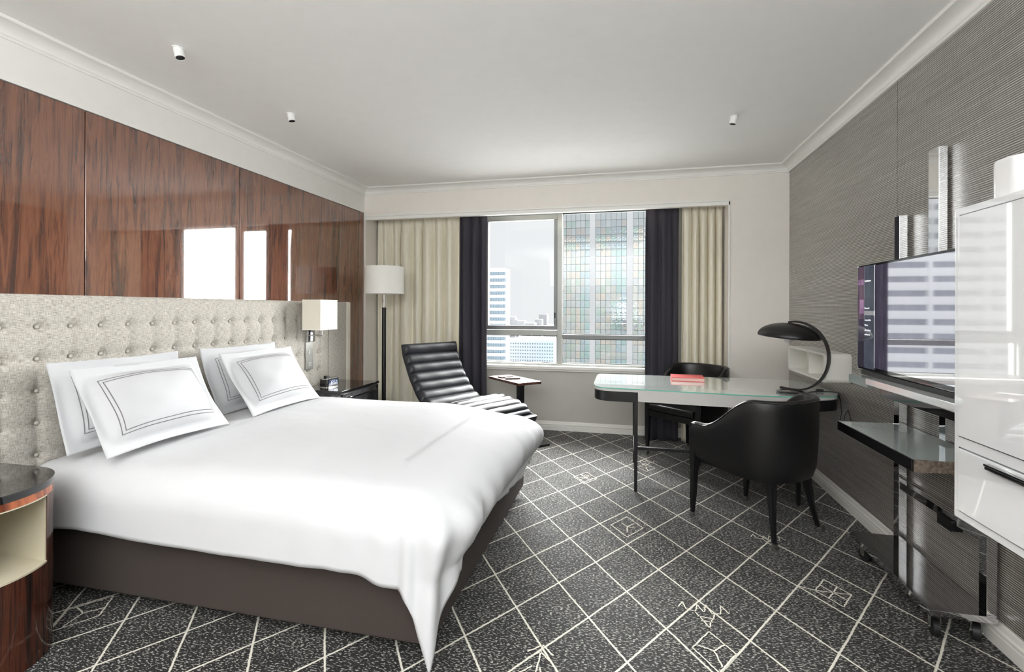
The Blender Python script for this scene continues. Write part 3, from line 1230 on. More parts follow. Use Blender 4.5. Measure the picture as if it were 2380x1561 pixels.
def resample(c, n):
    # catmull-rom resample by arclength
    P = [Vector((p[0], p[1])) for p in c]
    P = [P[0] * 2 - P[1]] + P + [P[-1] * 2 - P[-2]]
    pts = []
    for i in range(1, len(P) - 2):
        for k in range(20):
            t = k / 20
            pts.append(.5 * ((2 * P[i]) + (-P[i - 1] + P[i + 1]) * t + (2 * P[i - 1] - 5 * P[i] + 4 * P[i + 1] - P[i + 2]) * t * t + (-P[i - 1] + 3 * P[i] - 3 * P[i + 1] + P[i + 2]) * t ** 3))
    pts.append(P[-2])
    acc = [0]
    for a, c_ in zip(pts, pts[1:]):
        acc.append(acc[-1] + (c_ - a).length)
    out = []
    j = 0
    for k in range(n):
        s = acc[-1] * k / (n - 1)
        while j < len(acc) - 2 and acc[j + 1] < s:
            j += 1
        f_ = (s - acc[j]) / max(1e-9, acc[j + 1] - acc[j])
        out.append((pts[j].lerp(pts[j + 1], f_), s))
    return out, acc[-1]


CH = 15
smp, Ltot = resample(ctrl, CH * 12 + 1)
LW = .655
b = B()
nn = len(smp)
prof = []
for k in range(nn):
    p, s = smp[k]
    a = smp[max(0, k - 1)][0]
    c_ = smp[min(nn - 1, k + 1)][0]
    t = (c_ - a).normalized()
    nrm = Vector((-t.y, t.x))
    if nrm.y < 0 and k > nn * .3:
        nrm = -nrm
    if k <= nn * .3 and nrm.x < 0:
        nrm = -nrm
    fr_ = (k % 12) / 12.0
    prof.append((p, nrm, abs(sin(pi * fr_)) ** .55))
NW = 26


def lounge_v(i, j, top):
    p, nrm, puff = prof[i]
    v = j / (NW - 1)
    e = min(v, 1 - v) * LW
    edge = 1.0 if e > .045 else sqrt(max(0, 1 - ((.045 - e) / .045) ** 2))
    if top:
        q = p + nrm * (-.022 + (.028 * puff + .0012 * sin(v * 17 + i * .11) * puff) * (.25 + .75 * edge) - .012 * (1 - edge))
    else:
        q = p + nrm * (-.075 + .012 * (1 - edge))
    return (q.x, v * LW, q.y)


T_ = [[b.verts.new(lounge_v(i, j, True)) for j in range(NW)] for i in range(nn)]
U_ = [[b.verts.new(lounge_v(i, j, False)) for j in range(NW)] for i in range(nn)]
for i in range(nn - 1):
    for j in range(NW - 1):
        b.faces.new((T_[i][j], T_[i + 1][j], T_[i + 1][j + 1], T_[i][j + 1]))
        b.faces.new((U_[i][j], U_[i][j + 1], U_[i + 1][j + 1], U_[i + 1][j]))
    b.faces.new((T_[i][0], U_[i][0], U_[i + 1][0], T_[i + 1][0]))
    b.faces.new((T_[i][-1], T_[i + 1][-1], U_[i + 1][-1], U_[i][-1]))
for j in range(NW - 1):
    b.faces.new((T_[0][j], T_[0][j + 1], U_[0][j + 1], U_[0][j]))
    b.faces.new((T_[-1][j], U_[-1][j], U_[-1][j + 1], T_[-1][j + 1]))
# mirror so the chair's width extends to its left side (-y in world terms is the window side)
o = finish('channel_seat', b, M['leather2'], lc, ang=60)
o.scale = (1, -1, 1)
b = B()
for yy in (-.10, -.555):
    tube(b, [(.30, yy, .43), (.16, yy, .20), (.10, yy, .012), (.5, yy, .010), (.88, yy, .012), (.80, yy, .22), (.72, yy, .43)], .011, 10)
finish('sled_leg', b, M['chrome'], lc)

# ------------------------------------------------------------------ side table with pen and notepad
st = thing('side_table', 'small dark walnut side table on a square post under the window', 'side table', (-.98, 4.49, 0), radians(45))
# local: +x -> (.7,.7), +y -> (-.7,.7)
b = B(); box(b, (0, 0, .596), (.26, .577, .622), .003)
finish('table_top', b, M['sidewood'], st)
b = B(); box(b, (.03, .03, .02), (.085, .085, .596), .003)
finish('post', b, M['black'], st)
b = B(); prism(b, rrect(.0, -.05, .34, .40, .02), .0, .02, .002)
finish('foot_plate', b, M['black'], st)
pn = thing('remote_control', 'dark remote control lying on the small side table', 'remote', (-1.10, 4.76, .622), radians(112))
b = B(); box(b, (-.02, -.075, 0.0), (.02, .075, .012), .004)
finish('case', b, M['black'], pn)
b = B()
for i in range(3):
    for j in range(6):
        box(b, (-.013 + .01 * i, -.055 + .016 * j, .012), (-.007 + .01 * i, -.047 + .016 * j, .0135))
finish('keys', b, M['rubber'], pn)
pd = thing('notepad', 'thin dark note folder under the remote end on the side table', 'notepad', (-1.20, 4.86, .622), radians(135))
b = B(); box(b, (-.04, -.07, 0.0), (.04, .07, .008), .002)
finish('cover', b, M['sidewood'], pd)
b = B(); box(b, (-.037, -.067, .0082), (.037, .067, .011), .001)
finish('paper', b, M['apron'], pd)

# ------------------------------------------------------------------ desk
dk = thing('desk', 'long writing desk with glass top, white apron and black drawers, reaching the wallpapered wall', 'desk', (.6, 4.0, 0))
outl = [(-.242, 4.37), (-.242, 3.95), (-.240, 3.80), (-.222, 3.71), (-.170, 3.655), (-.09, 3.640), (.08, 3.632), (.42, 3.592), (.86, 3.552), (1.15, 3.575), (1.28, 3.610), (1.365, 3.66), (1.408, 3.74), (1.414, 3.85), (1.414, 4.37), (1.36, 4.42), (-.18, 4.42), (-.225, 4.405)]


def smooth_poly(poly, n=5):
    out = []
    N = len(poly)
    for i in range(N):
        p0, p1, p2, p3 = [Vector(poly[(i + k) % N]) for k in (-1, 0, 1, 2)]
        if (p2 - p1).length > .2 and ((p1 - p0).length < .12 or (p3 - p2).length < .12) and abs(p1.y - p2.y) < .001:
            out.append(tuple(p1))
            continue
        for k in range(n):
            t = k / n
            q = .5 * ((2 * p1) + (-p0 + p2) * t * .8 + (2 * p0 - 5 * p1 + 4 * p2 - p3) * t * t + (-p0 + 3 * p1 - 3 * p2 + p3) * t ** 3) if False else p1.lerp(p2, t)
            out.append(tuple(q))
    # relax
    for _ in range(3):
        out = [tuple((Vector(out[i - 1]) + 2 * Vector(out[i]) + Vector(out[(i + 1) % len(out)])) / 4) for i in range(len(out))]
    return out


op = smooth_poly(outl)
b = B(); prism(b, op, .7395, .7475, .0015)
g_ = wp(dk, 'glass_top', b, [M['deskglass'], M['glassedge']])
for p in g_.data.polygons:
    if abs(p.normal.z) < .3:
        p.material_index = 1


def inset(poly, d):
    c = Vector((.59, 4.0))
    out = []
    n = len(poly)
    for i in range(n):
        a = Vector(poly[i - 1]); q = Vector(poly[i]); e = Vector(poly[(i + 1) % n])
        t = (e - a).normalized()
        nn_ = Vector((-t.y, t.x))
        if nn_.dot(c - q) < 0:
            nn_ = -nn_
        out.append(tuple(q + nn_ * d))
    return out


b = B(); prism(b, inset(op, .003), .722, .739, .003)
wp(dk, 'desk_slab', b, M['apron'])


def clip_x(poly, x0, x1):
    # keep polygon part between x0..x1 (Sutherland-Hodgman)
    def cl(P, f, ix):
        out = []
        for i in range(len(P)):
            a, c = P[i - 1], P[i]
            fa, fc = f(a), f(c)
            if fa != fc:
                t = (ix - a[0]) / (c[0] - a[0])
                out.append((ix, a[1] + t * (c[1] - a[1])))
            if fc:
                out.append(c)
        return out
    P = cl(poly, lambda p: p[0] >= x0, x0)
    return cl(P, lambda p: p[0] <= x1, x1)


ip = inset(op, .006)
b = B(); prism(b, clip_x(ip, -1, .066), .648, .7218, .008, seg=3)
wp(dk, 'drawer', b, M['black'])
b = B(); prism(b, clip_x(ip, 1.13, 2), .648, .7218, .008, seg=3)
wp(dk, 'drawer', b, M['black'])
b = B(); prism(b, clip_x(ip, .086, 1.128), .655, .7219, .004)
wp(dk, 'front_apron', b, M['apron'])
for x in (.072, 1.138):
    for y in (3.665, 4.36):
        b = B()
        # slender leg tapering towards the floor
        q0 = [(x - .014, y - .018), (x + .014, y - .018), (x + .014, y + .018), (x - .014, y + .018)]
        lo = [b.verts.new((x + (px - x) * .8, y + (py - y) * .8, 0)) for px, py in q0]
        hi = [b.verts.new((px + 0, py, .72)) for px, py in q0]
        b.faces.new(lo[::-1]); b.faces.new(hi)
        for k in range(4):
            b.faces.new((lo[k], lo[(k + 1) % 4], hi[(k + 1) % 4], hi[k]))
        bmesh.ops.bevel(b, geom=[e for e in b.edges], offset=.003, segments=2, affect='EDGES')
        wp(dk, 'leg', b, M['black'])
    b = B(); box(b, (x - .010, 3.68, .212), (x + .010, 4.35, .236), .003)
    wp(dk, 'side_rail', b, M['black'])
b = B(); box(b, (.08, 3.985, .212), (1.13, 4.010, .236), .003)
wp(dk, 'stretcher', b, M['black'])

# book / compendium on the desk
bk = thing('book', 'coral red hardcover book lying on the glass desk', 'book', (.485, 4.20, .7475), radians(-3))
b = B(); box(b, (-.125, -.105, 0), (.125, .105, .004), .001); box(b, (-.125, -.105, .027), (.125, .105, .031), .001); box(b, (-.125, -.105, .002), (-.121, .105, .029), .001)
finish('cover', b, M['red'], bk)
b = B(); box(b, (-.121, -.101, .004), (.121, .101, .027))
finish('pages', b, M['pages'], bk)

# desk lamp
dl = thing('desk_lamp', 'black desk lamp with curved C arm and shallow dome shade on the desk', 'lamp', (1.10, 3.74, .7475), radians(-40))
b = B(); lathe(b, [(0, 0), (.080, 0), (.096, .006), (.098, .012), (.083, .020), (0, .024)], seg=48)
finish('lamp_base', b, M['blackgloss'], dl).location = (.02, 0, 0)
pts = [(-.055, 0, .030), (-.02, 0, .026), (.03, 0, .0245)]
for k in range(0, 23):
    a = radians(-84 + 186 * k / 22)
    pts.append((.043 + .206 * cos(a), 0, .258 + .233 * sin(a)))
pts2 = pts
b = B()
# flat strap swept along the arc
w_ = [.013] * len(pts2)
ring = []
for i, p in enumerate(pts2):
    a = Vector(pts2[max(0, i - 1)]); c_ = Vector(pts2[min(len(pts2) - 1, i + 1)])
    t = (c_ - a).normalized()
    n_ = Vector((-t.z, 0, t.x))
    q = Vector(p)
    th_ = .0065
    ring.append([b.verts.new(q + n_ * th_ + Vector((0, -.014, 0))), b.verts.new(q + n_ * th_ + Vector((0, .014, 0))), b.verts.new(q - n_ * th_ + Vector((0, .014, 0))), b.verts.new(q - n_ * th_ + Vector((0, -.014, 0)))])
for i in range(len(ring) - 1):
    for k in range(4):
        b.faces.new((ring[i][k], ring[i][(k + 1) % 4], ring[i + 1][(k + 1) % 4], ring[i + 1][k]))
b.faces.new(ring[0]); b.faces.new(ring[-1][::-1])
finish('arm', b, M['black'], dl, ang=60)
b = B()
prof_ = []
for k in range(13):
    a = radians(90 * k / 12)
    prof_.append((.196 * sin(a), .093 * cos(a)))
prof_ += [(.194, -.004), (.191, .0)]
for k in range(12, -1, -1):
    a = radians(90 * k / 12)
    prof_.append((.191 * sin(a), .089 * cos(a)))
lathe(b, prof_, seg=56)
sh = finish('lamp_shade', b, M['black'], dl, ang=60)
sh.location = (.0, 0, .388)
sh.rotation_euler = (0, radians(5), 0)
b = B(); lathe(b, [(0, 0), (.012, .002), (.024, .010), (.030, .024), (.029, .040), (.020, .058), (.014, .075), (.013, .10), (0, .10)], seg=28)
bu = finish('bulb', b, M['frost'], dl)
bu.location = (-.02, 0, .348)
bu.rotation_euler = (0, radians(38), 0)
cb = thing('lamp_cord', 'thin black lamp cord with inline switch at the right end of the desk', 'cord', (1.33, 3.83, .7475))
b = B(); tube(b, [(1.222, 3.745, .7515), (1.26, 3.79, .7505), (1.30, 3.82, .7505)], .0025, 8)
tube(b, [(1.34, 3.828, .7505), (1.38, 3.84, .7505), (1.405, 3.83, .7505), (1.424, 3.79, .748), (1.427, 3.76, .70), (1.418, 3.72, .62), (1.40, 3.70, .58), (1.405, 3.66, .56), (1.422, 3.68, .62), (1.426, 3.64, .66), (1.42, 3.58, .60), (1.41, 3.56, .55)], .0025, 8)
wp(cb, 'cable', b, M['rubber'])
b = B(); box(b, (1.298, 3.811, .748), (1.342, 3.835, .766), .004)
wp(cb, 'switch', b, M['rubber'])


# ------------------------------------------------------------------ tub chairs
def tub_chair(label, loc, rz):
    t = thing('tub_chair', label, 'chair', loc, rz, 'black leather tub chairs at the desk')
    hw_, fy, cy_ = .285, .265, -.03

    def path(s):
        """s in 0..1 around the U from left arm front to right arm front -> (x,y,nx,ny)"""
        l1 = fy - cy_
        L = 2 * l1 + pi * hw_
        d = s * L
        if d < l1:
            return (-hw_, fy - d, -1, 0)
        if d > L - l1:
            return (hw_, cy_ + (d - (L - l1)), 1, 0)
        a = pi + (d - l1) / hw_
        ex = cos(a); ey = sin(a)
        # slightly squarer than a circle
        sx = abs(ex) ** .85 * (1 if ex > 0 else -1)
        sy = abs(ey) ** .85 * (1 if ey > 0 else -1)
        return (hw_ * sx, cy_ + hw_ * .98 * sy, ex, ey)

    def ztop(y):
        k = min(1, max(0, (fy - .10 - y) / .33))
        k = k * k * (3 - 2 * k)
        zt = .615 + .195 * k
        if y > fy - .03:
            zt -= .03 * ((y - (fy - .03)) / .03) ** 2
        return zt

    def zbot(y):
        return .348 + .02 * min(1, max(0, (y + .1) / .3))
    b = B()
    NP = 85
    th2 = .042
    section = []
    for i in range(NP):
        x, y, nx, ny = path(i / (NP - 1))
        zt, zb_ = ztop(y), zbot(y)
        flare = .018
        ring_ = []
        hh = zt - zb_
        # outer face upwards, rounded top, inner face downwards
        for k in range(9):
            f_ = k / 8
            z = zb_ + (hh - .018) * f_
            bow = flare * (f_ - .35) + .006 * sin(pi * f_) - (.012 * (1 - f_ / .12) if f_ < .12 else 0)
            ring_.append((x + nx * bow, y + ny * bow, z))
        for k in range(1, 6):
            a = pi * k / 6
            ring_.append((x + nx * (flare * .65 - th2 / 2 + th2 / 2 * cos(a)), y + ny * (flare * .65 - th2 / 2 + th2 / 2 * cos(a)), zt - .018 + .018 * sin(a)))
        for k in range(7):
            f_ = 1 - k / 6
            z = zb_ + (hh - .018) * f_
            inn = flare * (f_ - .35) - th2 - .01 * (1 - f_)
            ring_.append((x + nx * inn, y + ny * inn, z))
        section.append([b.verts.new(p) for p in ring_])
    ns_ = len(section[0])
    for i in range(NP - 1):
        for k in range(ns_):
            b.faces.new((section[i][k], section[i + 1][k], section[i + 1][(k + 1) % ns_], section[i][(k + 1) % ns_]))
    b.faces.new(section[0]); b.faces.new(section[-1][::-1])
    finish('shell', b, M['leather'], t, ang=50)
    # piping along the top outer edge
    b = B()
    pp = []
    for i in range(NP):
        x, y, nx, ny = path(i / (NP - 1))
        pp.append((x + nx * .0125, y + ny * .0125, ztop(y) - .012))
    tube(b, pp, .0032, 8)
    finish('piping', b, M['blackgloss'], t)
    # seat
    b = B()
    poly = [(-.238, .275)] + [(path(s)[0] * .84, path(s)[1] * .84 - .004) for s in [k / 30 for k in range(4, 27)]] + [(.238, .275)]
    prism(b, poly, .352, .405, .006)
    finish('seat_frame', b, M['leather'], t)
    b = B()
    poly = [(-.234, .285), (-.238, .20)] + [(path(s)[0] * .835, path(s)[1] * .835 - .004) for s in [k / 30 for k in range(5, 26)]] + [(.238, .20), (.234, .285)]
    prism(b, poly, .408, .468, .022, seg=4)
    cen = Vector((0, .03, 0))
    for v in b.verts:
        if v.co.z > .45:
            r_ = min(1, (Vector((v.co.x, v.co.y, 0)) - cen).length / .26)
            v.co.z += .0
    finish('seat_cushion', b, M['leather'], t, ang=50)
    # legs
    for (x, y, x2, y2, wt, front) in ((-.266, .245, -.268, .262, .05, 1), (.266, .245, .268, .262, .05, 1), (-.165, -.20, -.225, -.262, .046, 0), (.165, -.20, .225, -.262, .046, 0)):
        b = B()
        top = .60 if front else .38
        lev = [(0.030, .024), (.15, .030), (.30, .040), (.36, wt)] + ([(top, .044)] if front else [(.39, wt)])
        rings = []
        for (z, w) in lev:
            f_ = min(1, z / .38)
            cx2 = x2 + (x - x2) * f_ ** .7
            cy2 = y2 + (y - y2) * f_ ** .7
            rings.append([b.verts.new((cx2 + sx * w / 2, cy2 + sy * w / 2, z)) for sx, sy in ((-1, -1), (1, -1), (1, 1), (-1, 1))])
        for A_, D_ in zip(rings, rings[1:]):
            for k in range(4):
                b.faces.new((A_[k], A_[(k + 1) % 4], D_[(k + 1) % 4], D_[k]))
        b.faces.new(rings[0][::-1]); b.faces.new(rings[-1])
        bmesh.ops.bevel(b, geom=[e for e in b.edges if abs((e.verts[0].co - e.verts[1].co).z) > .02], offset=.006, segments=2, affect='EDGES')
        lg_ = finish('leg', b, M['black'], t, ang=50)
        b = B(); box(b, (x2 - .0125, y2 - .0125, 0), (x2 + .0125, y2 + .0125, .031), .002)
        finish('metal_tip', b, M['steel'], lg_)
    return t


tub_chair('black leather tub chair seen from behind in front of the desk', (.79, 3.30, 0), radians(42.6))
tub_chair('black leather tub chair on the window side of the desk, facing the camera', (.565, 4.66, 0), radians(137))

# ------------------------------------------------------------------ white wall box (open niche)
nb = thing('wall_box', 'white rounded open display box on the wallpapered wall behind the desk lamp', 'shelf', (1.36, 3.75, .95))
x0, x1 = 1.287, XR
oy0, oy1, oz0, oz1 = 3.613, 4.394, .835, 1.030
b = B()
iy0, iy1, iz0, iz1 = 3.66, 4.37, .852, 1.014
outer = [(p[0], p[1]) for p in rrect(oy0, oz0, oy1, oz1, .03)]
inner = [(p[0], p[1]) for p in rrect(iy0, iz0, iy1, iz1, .02)]
n = len(outer)
fo = [b.verts.new((x0, p[0], p[1])) for p in outer]
fi = [b.verts.new((x0, p[0], p[1])) for p in inner]
bo = [b.verts.new((x1, p[0], p[1])) for p in outer]
bi = [b.verts.new((x1 - .02, p[0], p[1])) for p in inner]
for k in range(n):
    k2 = (k + 1) % n
    b.faces.new((fo[k], fo[k2], fi[k2], fi[k]))
    b.faces.new((fo[k], bo[k], bo[k2], fo[k2]))
    b.faces.new((fi[k], fi[k2], bi[k2], bi[k]))
b.faces.new(bi); b.faces.new(bo)
wp(nb, 'box_shell', b, M['niche'])
b = B(); box(b, (x0 + .03, 4.02, iz0), (x1 - .02, 4.032, iz1))
wp(nb, 'divider', b, M['niche'])

# ------------------------------------------------------------------ chrome media stand with television
ms = thing('media_stand', 'wheeled chrome media stand with mirrored base plate and shelves along the wallpapered wall', 'stand', (1.30, 2.65, 0))
b = B(); box(b, (1.187, 2.288, .096), (1.417, 3.0, .122), .002)
wp(ms, 'base_plate', b, M['mirror'])
b = B(); box(b, (1.383, 2.935, .122), (1.420, 2.985, 1.812), .002)
wp(ms, 'post', b, M['chrome'])
b = B(); box(b, (1.385, 2.30, .122), (1.420, 2.345, .43), .002)
wp(ms, 'post', b, M['chrome'])
b = B(); box(b, (1.390, 2.62, 1.0), (1.425, 2.70, 2.07), .002)
wp(ms, 'post', b, M['chrome'])
b = B(); box(b, (1.388, 2.565, .735), (1.422, 2.61, .95), .002)
wp(ms, 'post', b, M['chrome'])
b = B(); box(b, (1.386, 2.345, .392), (1.420, 2.935, .43), .002)
wp(ms, 'rail', b, M['chrome'])
b = B(); box(b, (1.375, 2.50, .36), (1.42, 2.60, .405), .003)
wp(ms, 'bracket', b, M['black'])
# lower shelf
b = B(); box(b, (1.120, 2.272, .716), (1.425, 2.965, .722), .001)
wp(ms, 'shelf_glass', b, M['shelfglass'])
b = B(); box(b, (1.112, 2.268, .676), (1.120, 2.97, .7235), .001)
wp(ms, 'shelf_edge', b, M['blackgloss'])
b = B(); box(b, (1.120, 2.262, .676), (1.425, 2.270, .7235), .001)
wp(ms, 'shelf_end', b, M['shelfreflect'])
b = B(); box(b, (1.120, 2.965, .700), (1.425, 2.972, .7235), .001)
wp(ms, 'shelf_end', b, M['chrome'])
# upper shelf
b = B(); box(b, (1.195, 1.98, .905), (1.425, 2.70, .94), .002)
wp(ms, 'shelf_edge', b, M['blackgloss'])
b = B(); box(b, (1.19, 1.97, .941), (1.425, 2.84, .972), .003)
wp(ms, 'media_shelf', b, M['whitegloss'])
b = B(); box(b, (1.20, 2.842, .925), (1.425, 3.06, .966), .002)
wp(ms, 'glass_shelf_end', b, M['shelfglass'])


def wheel(x, y, a):
    b = B()
    tube(b, [(0, -.013, .034), (0, -.011, .034), (0, .011, .034), (0, .013, .034)], [.028, .034, .034, .028], 24)
    bmesh.ops.rotate(b, verts=b.verts[:], cent=(0, 0, 0), matrix=Matrix.Rotation(a, 3, 'Z'))
    bmesh.ops.translate(b, verts=b.verts[:], vec=(x, y, 0))
    w = wp(ms, 'caster_wheel', b, M['rubber'])
    b = B()
    box(b, (-.012, -.018, .034), (.012, -.0145, .084), .001); box(b, (-.012, .0145, .034), (.012, .018, .084), .001)
    box(b, (-.014, -.018, .082), (.014, .018, .090), .001); tube(b, [(0, 0, .088), (0, 0, .098)], .007, 10)
    tube(b, [(0, -.02, .034), (0, .02, .034)], .006, 10)
    bmesh.ops.rotate(b, verts=b.verts[:], cent=(0, 0, 0), matrix=Matrix.Rotation(a, 3, 'Z'))
    l = ms.location
    o = finish('caster_fork', b, M['steel'], w, off=(x - l.x, y - l.y, 0))


wheel(1.225, 2.330, radians(80))
wheel(1.372, 2.335, radians(60))
wheel(1.228, 2.93, radians(110))
wheel(1.372, 2.95, radians(95))

# television
tv = thing('television', 'large flat television showing a purple menu and reflecting the window, on the chrome stand', 'television', (1.30, 2.63, 1.28))
TY_, TYn, TZ0, TZ1 = 3.155, 2.105, .998, 1.562
b = B(); box(b, (1.282, TYn, TZ0), (1.312, TY_, TZ1), .004)
box(b, (1.312, TYn + .2, TZ0 + .08), (1.345, TY_ - .2, TZ1 - .12), .01)
wp(tv, 'housing', b, M['blackgloss'])
b = B(); box(b, (1.279, TY_ - .0045, TZ0), (1.300, TY_ + .0015, TZ1 - .002), .001)
wp(tv, 'chrome_edge', b, M['chrome'])


def scr(name, c0, c1, emit, scale=14, stretch=(1, 3, .8)):
    t = NT(name)
    f_ = t.noise(t.coord(stretch), scale, 3, .6)
    col = t.ramp(f_, [(.35, lin(c0)), (.65, lin(c1))])
    t.set(Base_Color=(.01, .01, .012), Roughness=.08, Emission_Color=col, Emission_Strength=emit * 4.5)
    gl = t.n('ShaderNodeBsdfGlossy')
    gl.inputs['Roughness'].default_value = .03
    gl.inputs['Color'].default_value = (.98, .98, 1, 1)
    mx = t.n('ShaderNodeMixShader')
    mx.inputs[0].default_value = .93
    t.l(t.b.outputs[0], mx.inputs[1])
    t.l(gl.outputs[0], mx.inputs[2])
    t.l(mx.outputs[0], t.t.nodes['Material Output'].inputs[0])
    return t.m


SCR = scr('screen_glow', (58, 52, 84), (104, 92, 122), .7)
b = B(); box(b, (1.2800, TYn + .012, TZ0 + .022), (1.2822, TY_ - .012, TZ1 - .012))
wp(tv, 'screen', b, SCR)


def sp(name, ya, yb, za, zb, m):
    b = B(); box(b, (1.2790, yb, za), (1.2798, ya, zb))
    return wp(tv, name, b, m)


mp_ = scr('screen_purple', (120, 92, 118), (168, 134, 156), .8)
mb_ = scr('screen_blue', (86, 98, 118), (134, 146, 160), .7, 3, (1, 1, 2))
md_ = scr('screen_dark', (20, 18, 32), (56, 50, 76), .6, 40)
mw_ = scr('screen_white', (226, 228, 232), (240, 240, 242), .85)
sp('picture_panel', 3.143, 3.075, 1.27, 1.555, mp_)
sp('picture_panel', 3.143, 3.075, 1.01, 1.15, md_)
sp('picture_panel', 3.143, 3.078, 1.455, 1.485, md_)
sp('picture_panel', 3.125, 3.078, 1.30, 1.375, md_)
sp('menu_panel', 3.072, 2.965, 1.01, 1.555, mb_)
def sp2(name, ya, yb, za, zb, m):
    b = B(); box(b, (1.2782, yb, za), (1.2788, ya, zb))
    return wp(tv, name, b, m)
sp2('menu_highlight', 3.072, 2.965, 1.292, 1.315, mw_)
for (z, w) in ((1.325, .045), (1.262, .06), (1.235, .03), (1.208, .065), (1.185, .055), (1.47, .06)):
    # blurred menu words: rows of small letter strokes
    b = B()
    yy = 3.066
    rnd = random.Random(int(z * 1000))
    while yy > 3.066 - w:
        hgt = rnd.choice((.006, .006, .009))
        box(b, (1.2782, yy - .0022, z), (1.2788, yy, z + hgt)); box(b, (1.2782, yy - .005, z + rnd.choice((0, .003, .005))), (1.2788, yy, z + .0062))
        yy -= .0075
    wp(tv, 'menu_text', b, mw_)
b = B(); box(b, (1.284, TYn + .01, TZ0 - .028), (1.300, 3.12, TZ0 - .003), .002)
wp(tv, 'speaker_bar', b, M['black'])

tv.location.x -= .03
tv.location.y -= .075

# ------------------------------------------------------------------ white gloss wall cabinet
cab = thing('wall_cabinet', 'white high-gloss wall cabinet with door and drawer, at the right edge next to the television', 'cabinet', (1.19, 1.2, 1.1))
CX, CY0, CY1, CZ0, CZ1 = .95, .70, 1.714, .712, 1.618
b = B(); box(b, (CX, CY0, CZ0), (XR - .001, CY1, CZ1), .003)
wp(cab, 'carcass', b, M['whitegloss'])
b = B(); box(b, (CX - .006, CY0 + .03, .955), (CX + .002, CY1 - .027, CZ1 - .024), .002)
wp(cab, 'door', b, M['whitegloss'])
b = B(); box(b, (CX - .006, CY0 + .03, CZ0 + .026), (CX + .002, CY1 - .027, .918), .002)
d_ = wp(cab, 'drawer', b, M['whitegloss'])
b = B(); box(b, (.930, .82, .905), (.944, 1.56, .911), .001); box(b, (.930, .84, .897), (.934, 1.555, .905), .001)
finish('handle', b, M['blackgloss'], d_, off=(-1.19, -1.2, -1.1))
b = B()
g = .0035
for (a0, a1, z0, z1) in ((CY0 + .026, CY1 - .023, .951, CZ1 - .020), (CY0 + .026, CY1 - .023, CZ0 + .022, .922)):
    box(b, (CX - .0008, a0, z0), (CX + .001, a0 + g, z1)); box(b, (CX - .0008, a1 - g, z0), (CX + .001, a1, z1))
    box(b, (CX - .0008, a0, z0), (CX + .001, a1, z0 + g)); box(b, (CX - .0008, a0, z1 - g), (CX + .001, a1, z1))
wp(cab, 'shadow_gap', b, M['aludark'])


def canister(label, loc, sx, sy, h):
    t = thing('vase', label, 'vase', loc, 0, 'white glossy vases on the wall cabinet')
    b = B(); prism(b, rrect(-sx / 2, -sy / 2, sx / 2, sy / 2, min(sx, sy) * .35), 0, h, .008, seg=3)
    finish('body', b, M['whitegloss'], t)
    b = B(); prism(b, rrect(-sx / 2 + .012, -sy / 2 + .012, sx / 2 - .012, sy / 2 - .012, min(sx, sy) * .28), h, h + .001)
    finish('mouth', b, M['apron'], t)
    return t


canister('shorter white glossy vase on top of the wall cabinet', (1.03, 1.575, 1.618), .10, .115, .108)
canister('taller white glossy vase cut by the right edge, on top of the wall cabinet', (1.03, 1.44, 1.618), .10, .10, .155)

# ------------------------------------------------------------------ the city outside
GZ = -45.0
M['concrete'] = pm('white_concrete', (236, 236, 238), .8, var=.03)
M['balc'] = pm('balcony_recess', (184, 187, 194), .5, var=.1, scale=.6)
M['tglass'] = pm('teal_tower_glass', (70, 98, 110), .1, var=.25, scale=.9, coat=.4)
M['farcity'] = pm('hazy_city', (182, 183, 186), .9, var=.1, scale=.02)  # distance haze is put into the pale colour
M['street'] = pm('hazy_ground', (92, 93, 95), .9, var=.04, scale=.01)
M['dot'] = pm('far_window_grey', (150, 152, 156), .4)
b = B(); box(b, (-900, 40, GZ - 1), (700, 1500, GZ))
g0 = finish('city_ground', b, M['street'], None)
g0['kind'] = 'structure'

# mirrored office tower
tower = thing('glass_tower', 'mirrored glass office tower with white vertical bands, seen through the right window light', 'building', (0, 110, GZ))
TYF = 110.0


def twp(name, bm_, m):
    return finish(name, bm_, m, tower, off=(0, -TYF, -GZ))


b = B(); box(b, (-14.2, TYF + .25, GZ), (22, TYF + 24, 58))
twp('tower_core', b, M['tglass'])
piers = [(-7.85, -6.65), (.12, 1.42), (8.1, 9.4), (16.1, 17.4)]
for (a, c) in piers:
    b = B(); box(b, (a, TYF - .55, GZ), (c, TYF + .25, 58), .03)
    twp('vertical_band', b, M['concrete'])


def tower_glass(name, rgb, seed):
    t = NT(name)
    v = t.coord((1, 1, 1))
    wv = t.noise(v, .9, 2)
    t.set(Base_Color=lin(rgb), Roughness=.02, Metallic=.92)
    t.bump(wv, .12, .35)
    return t.m


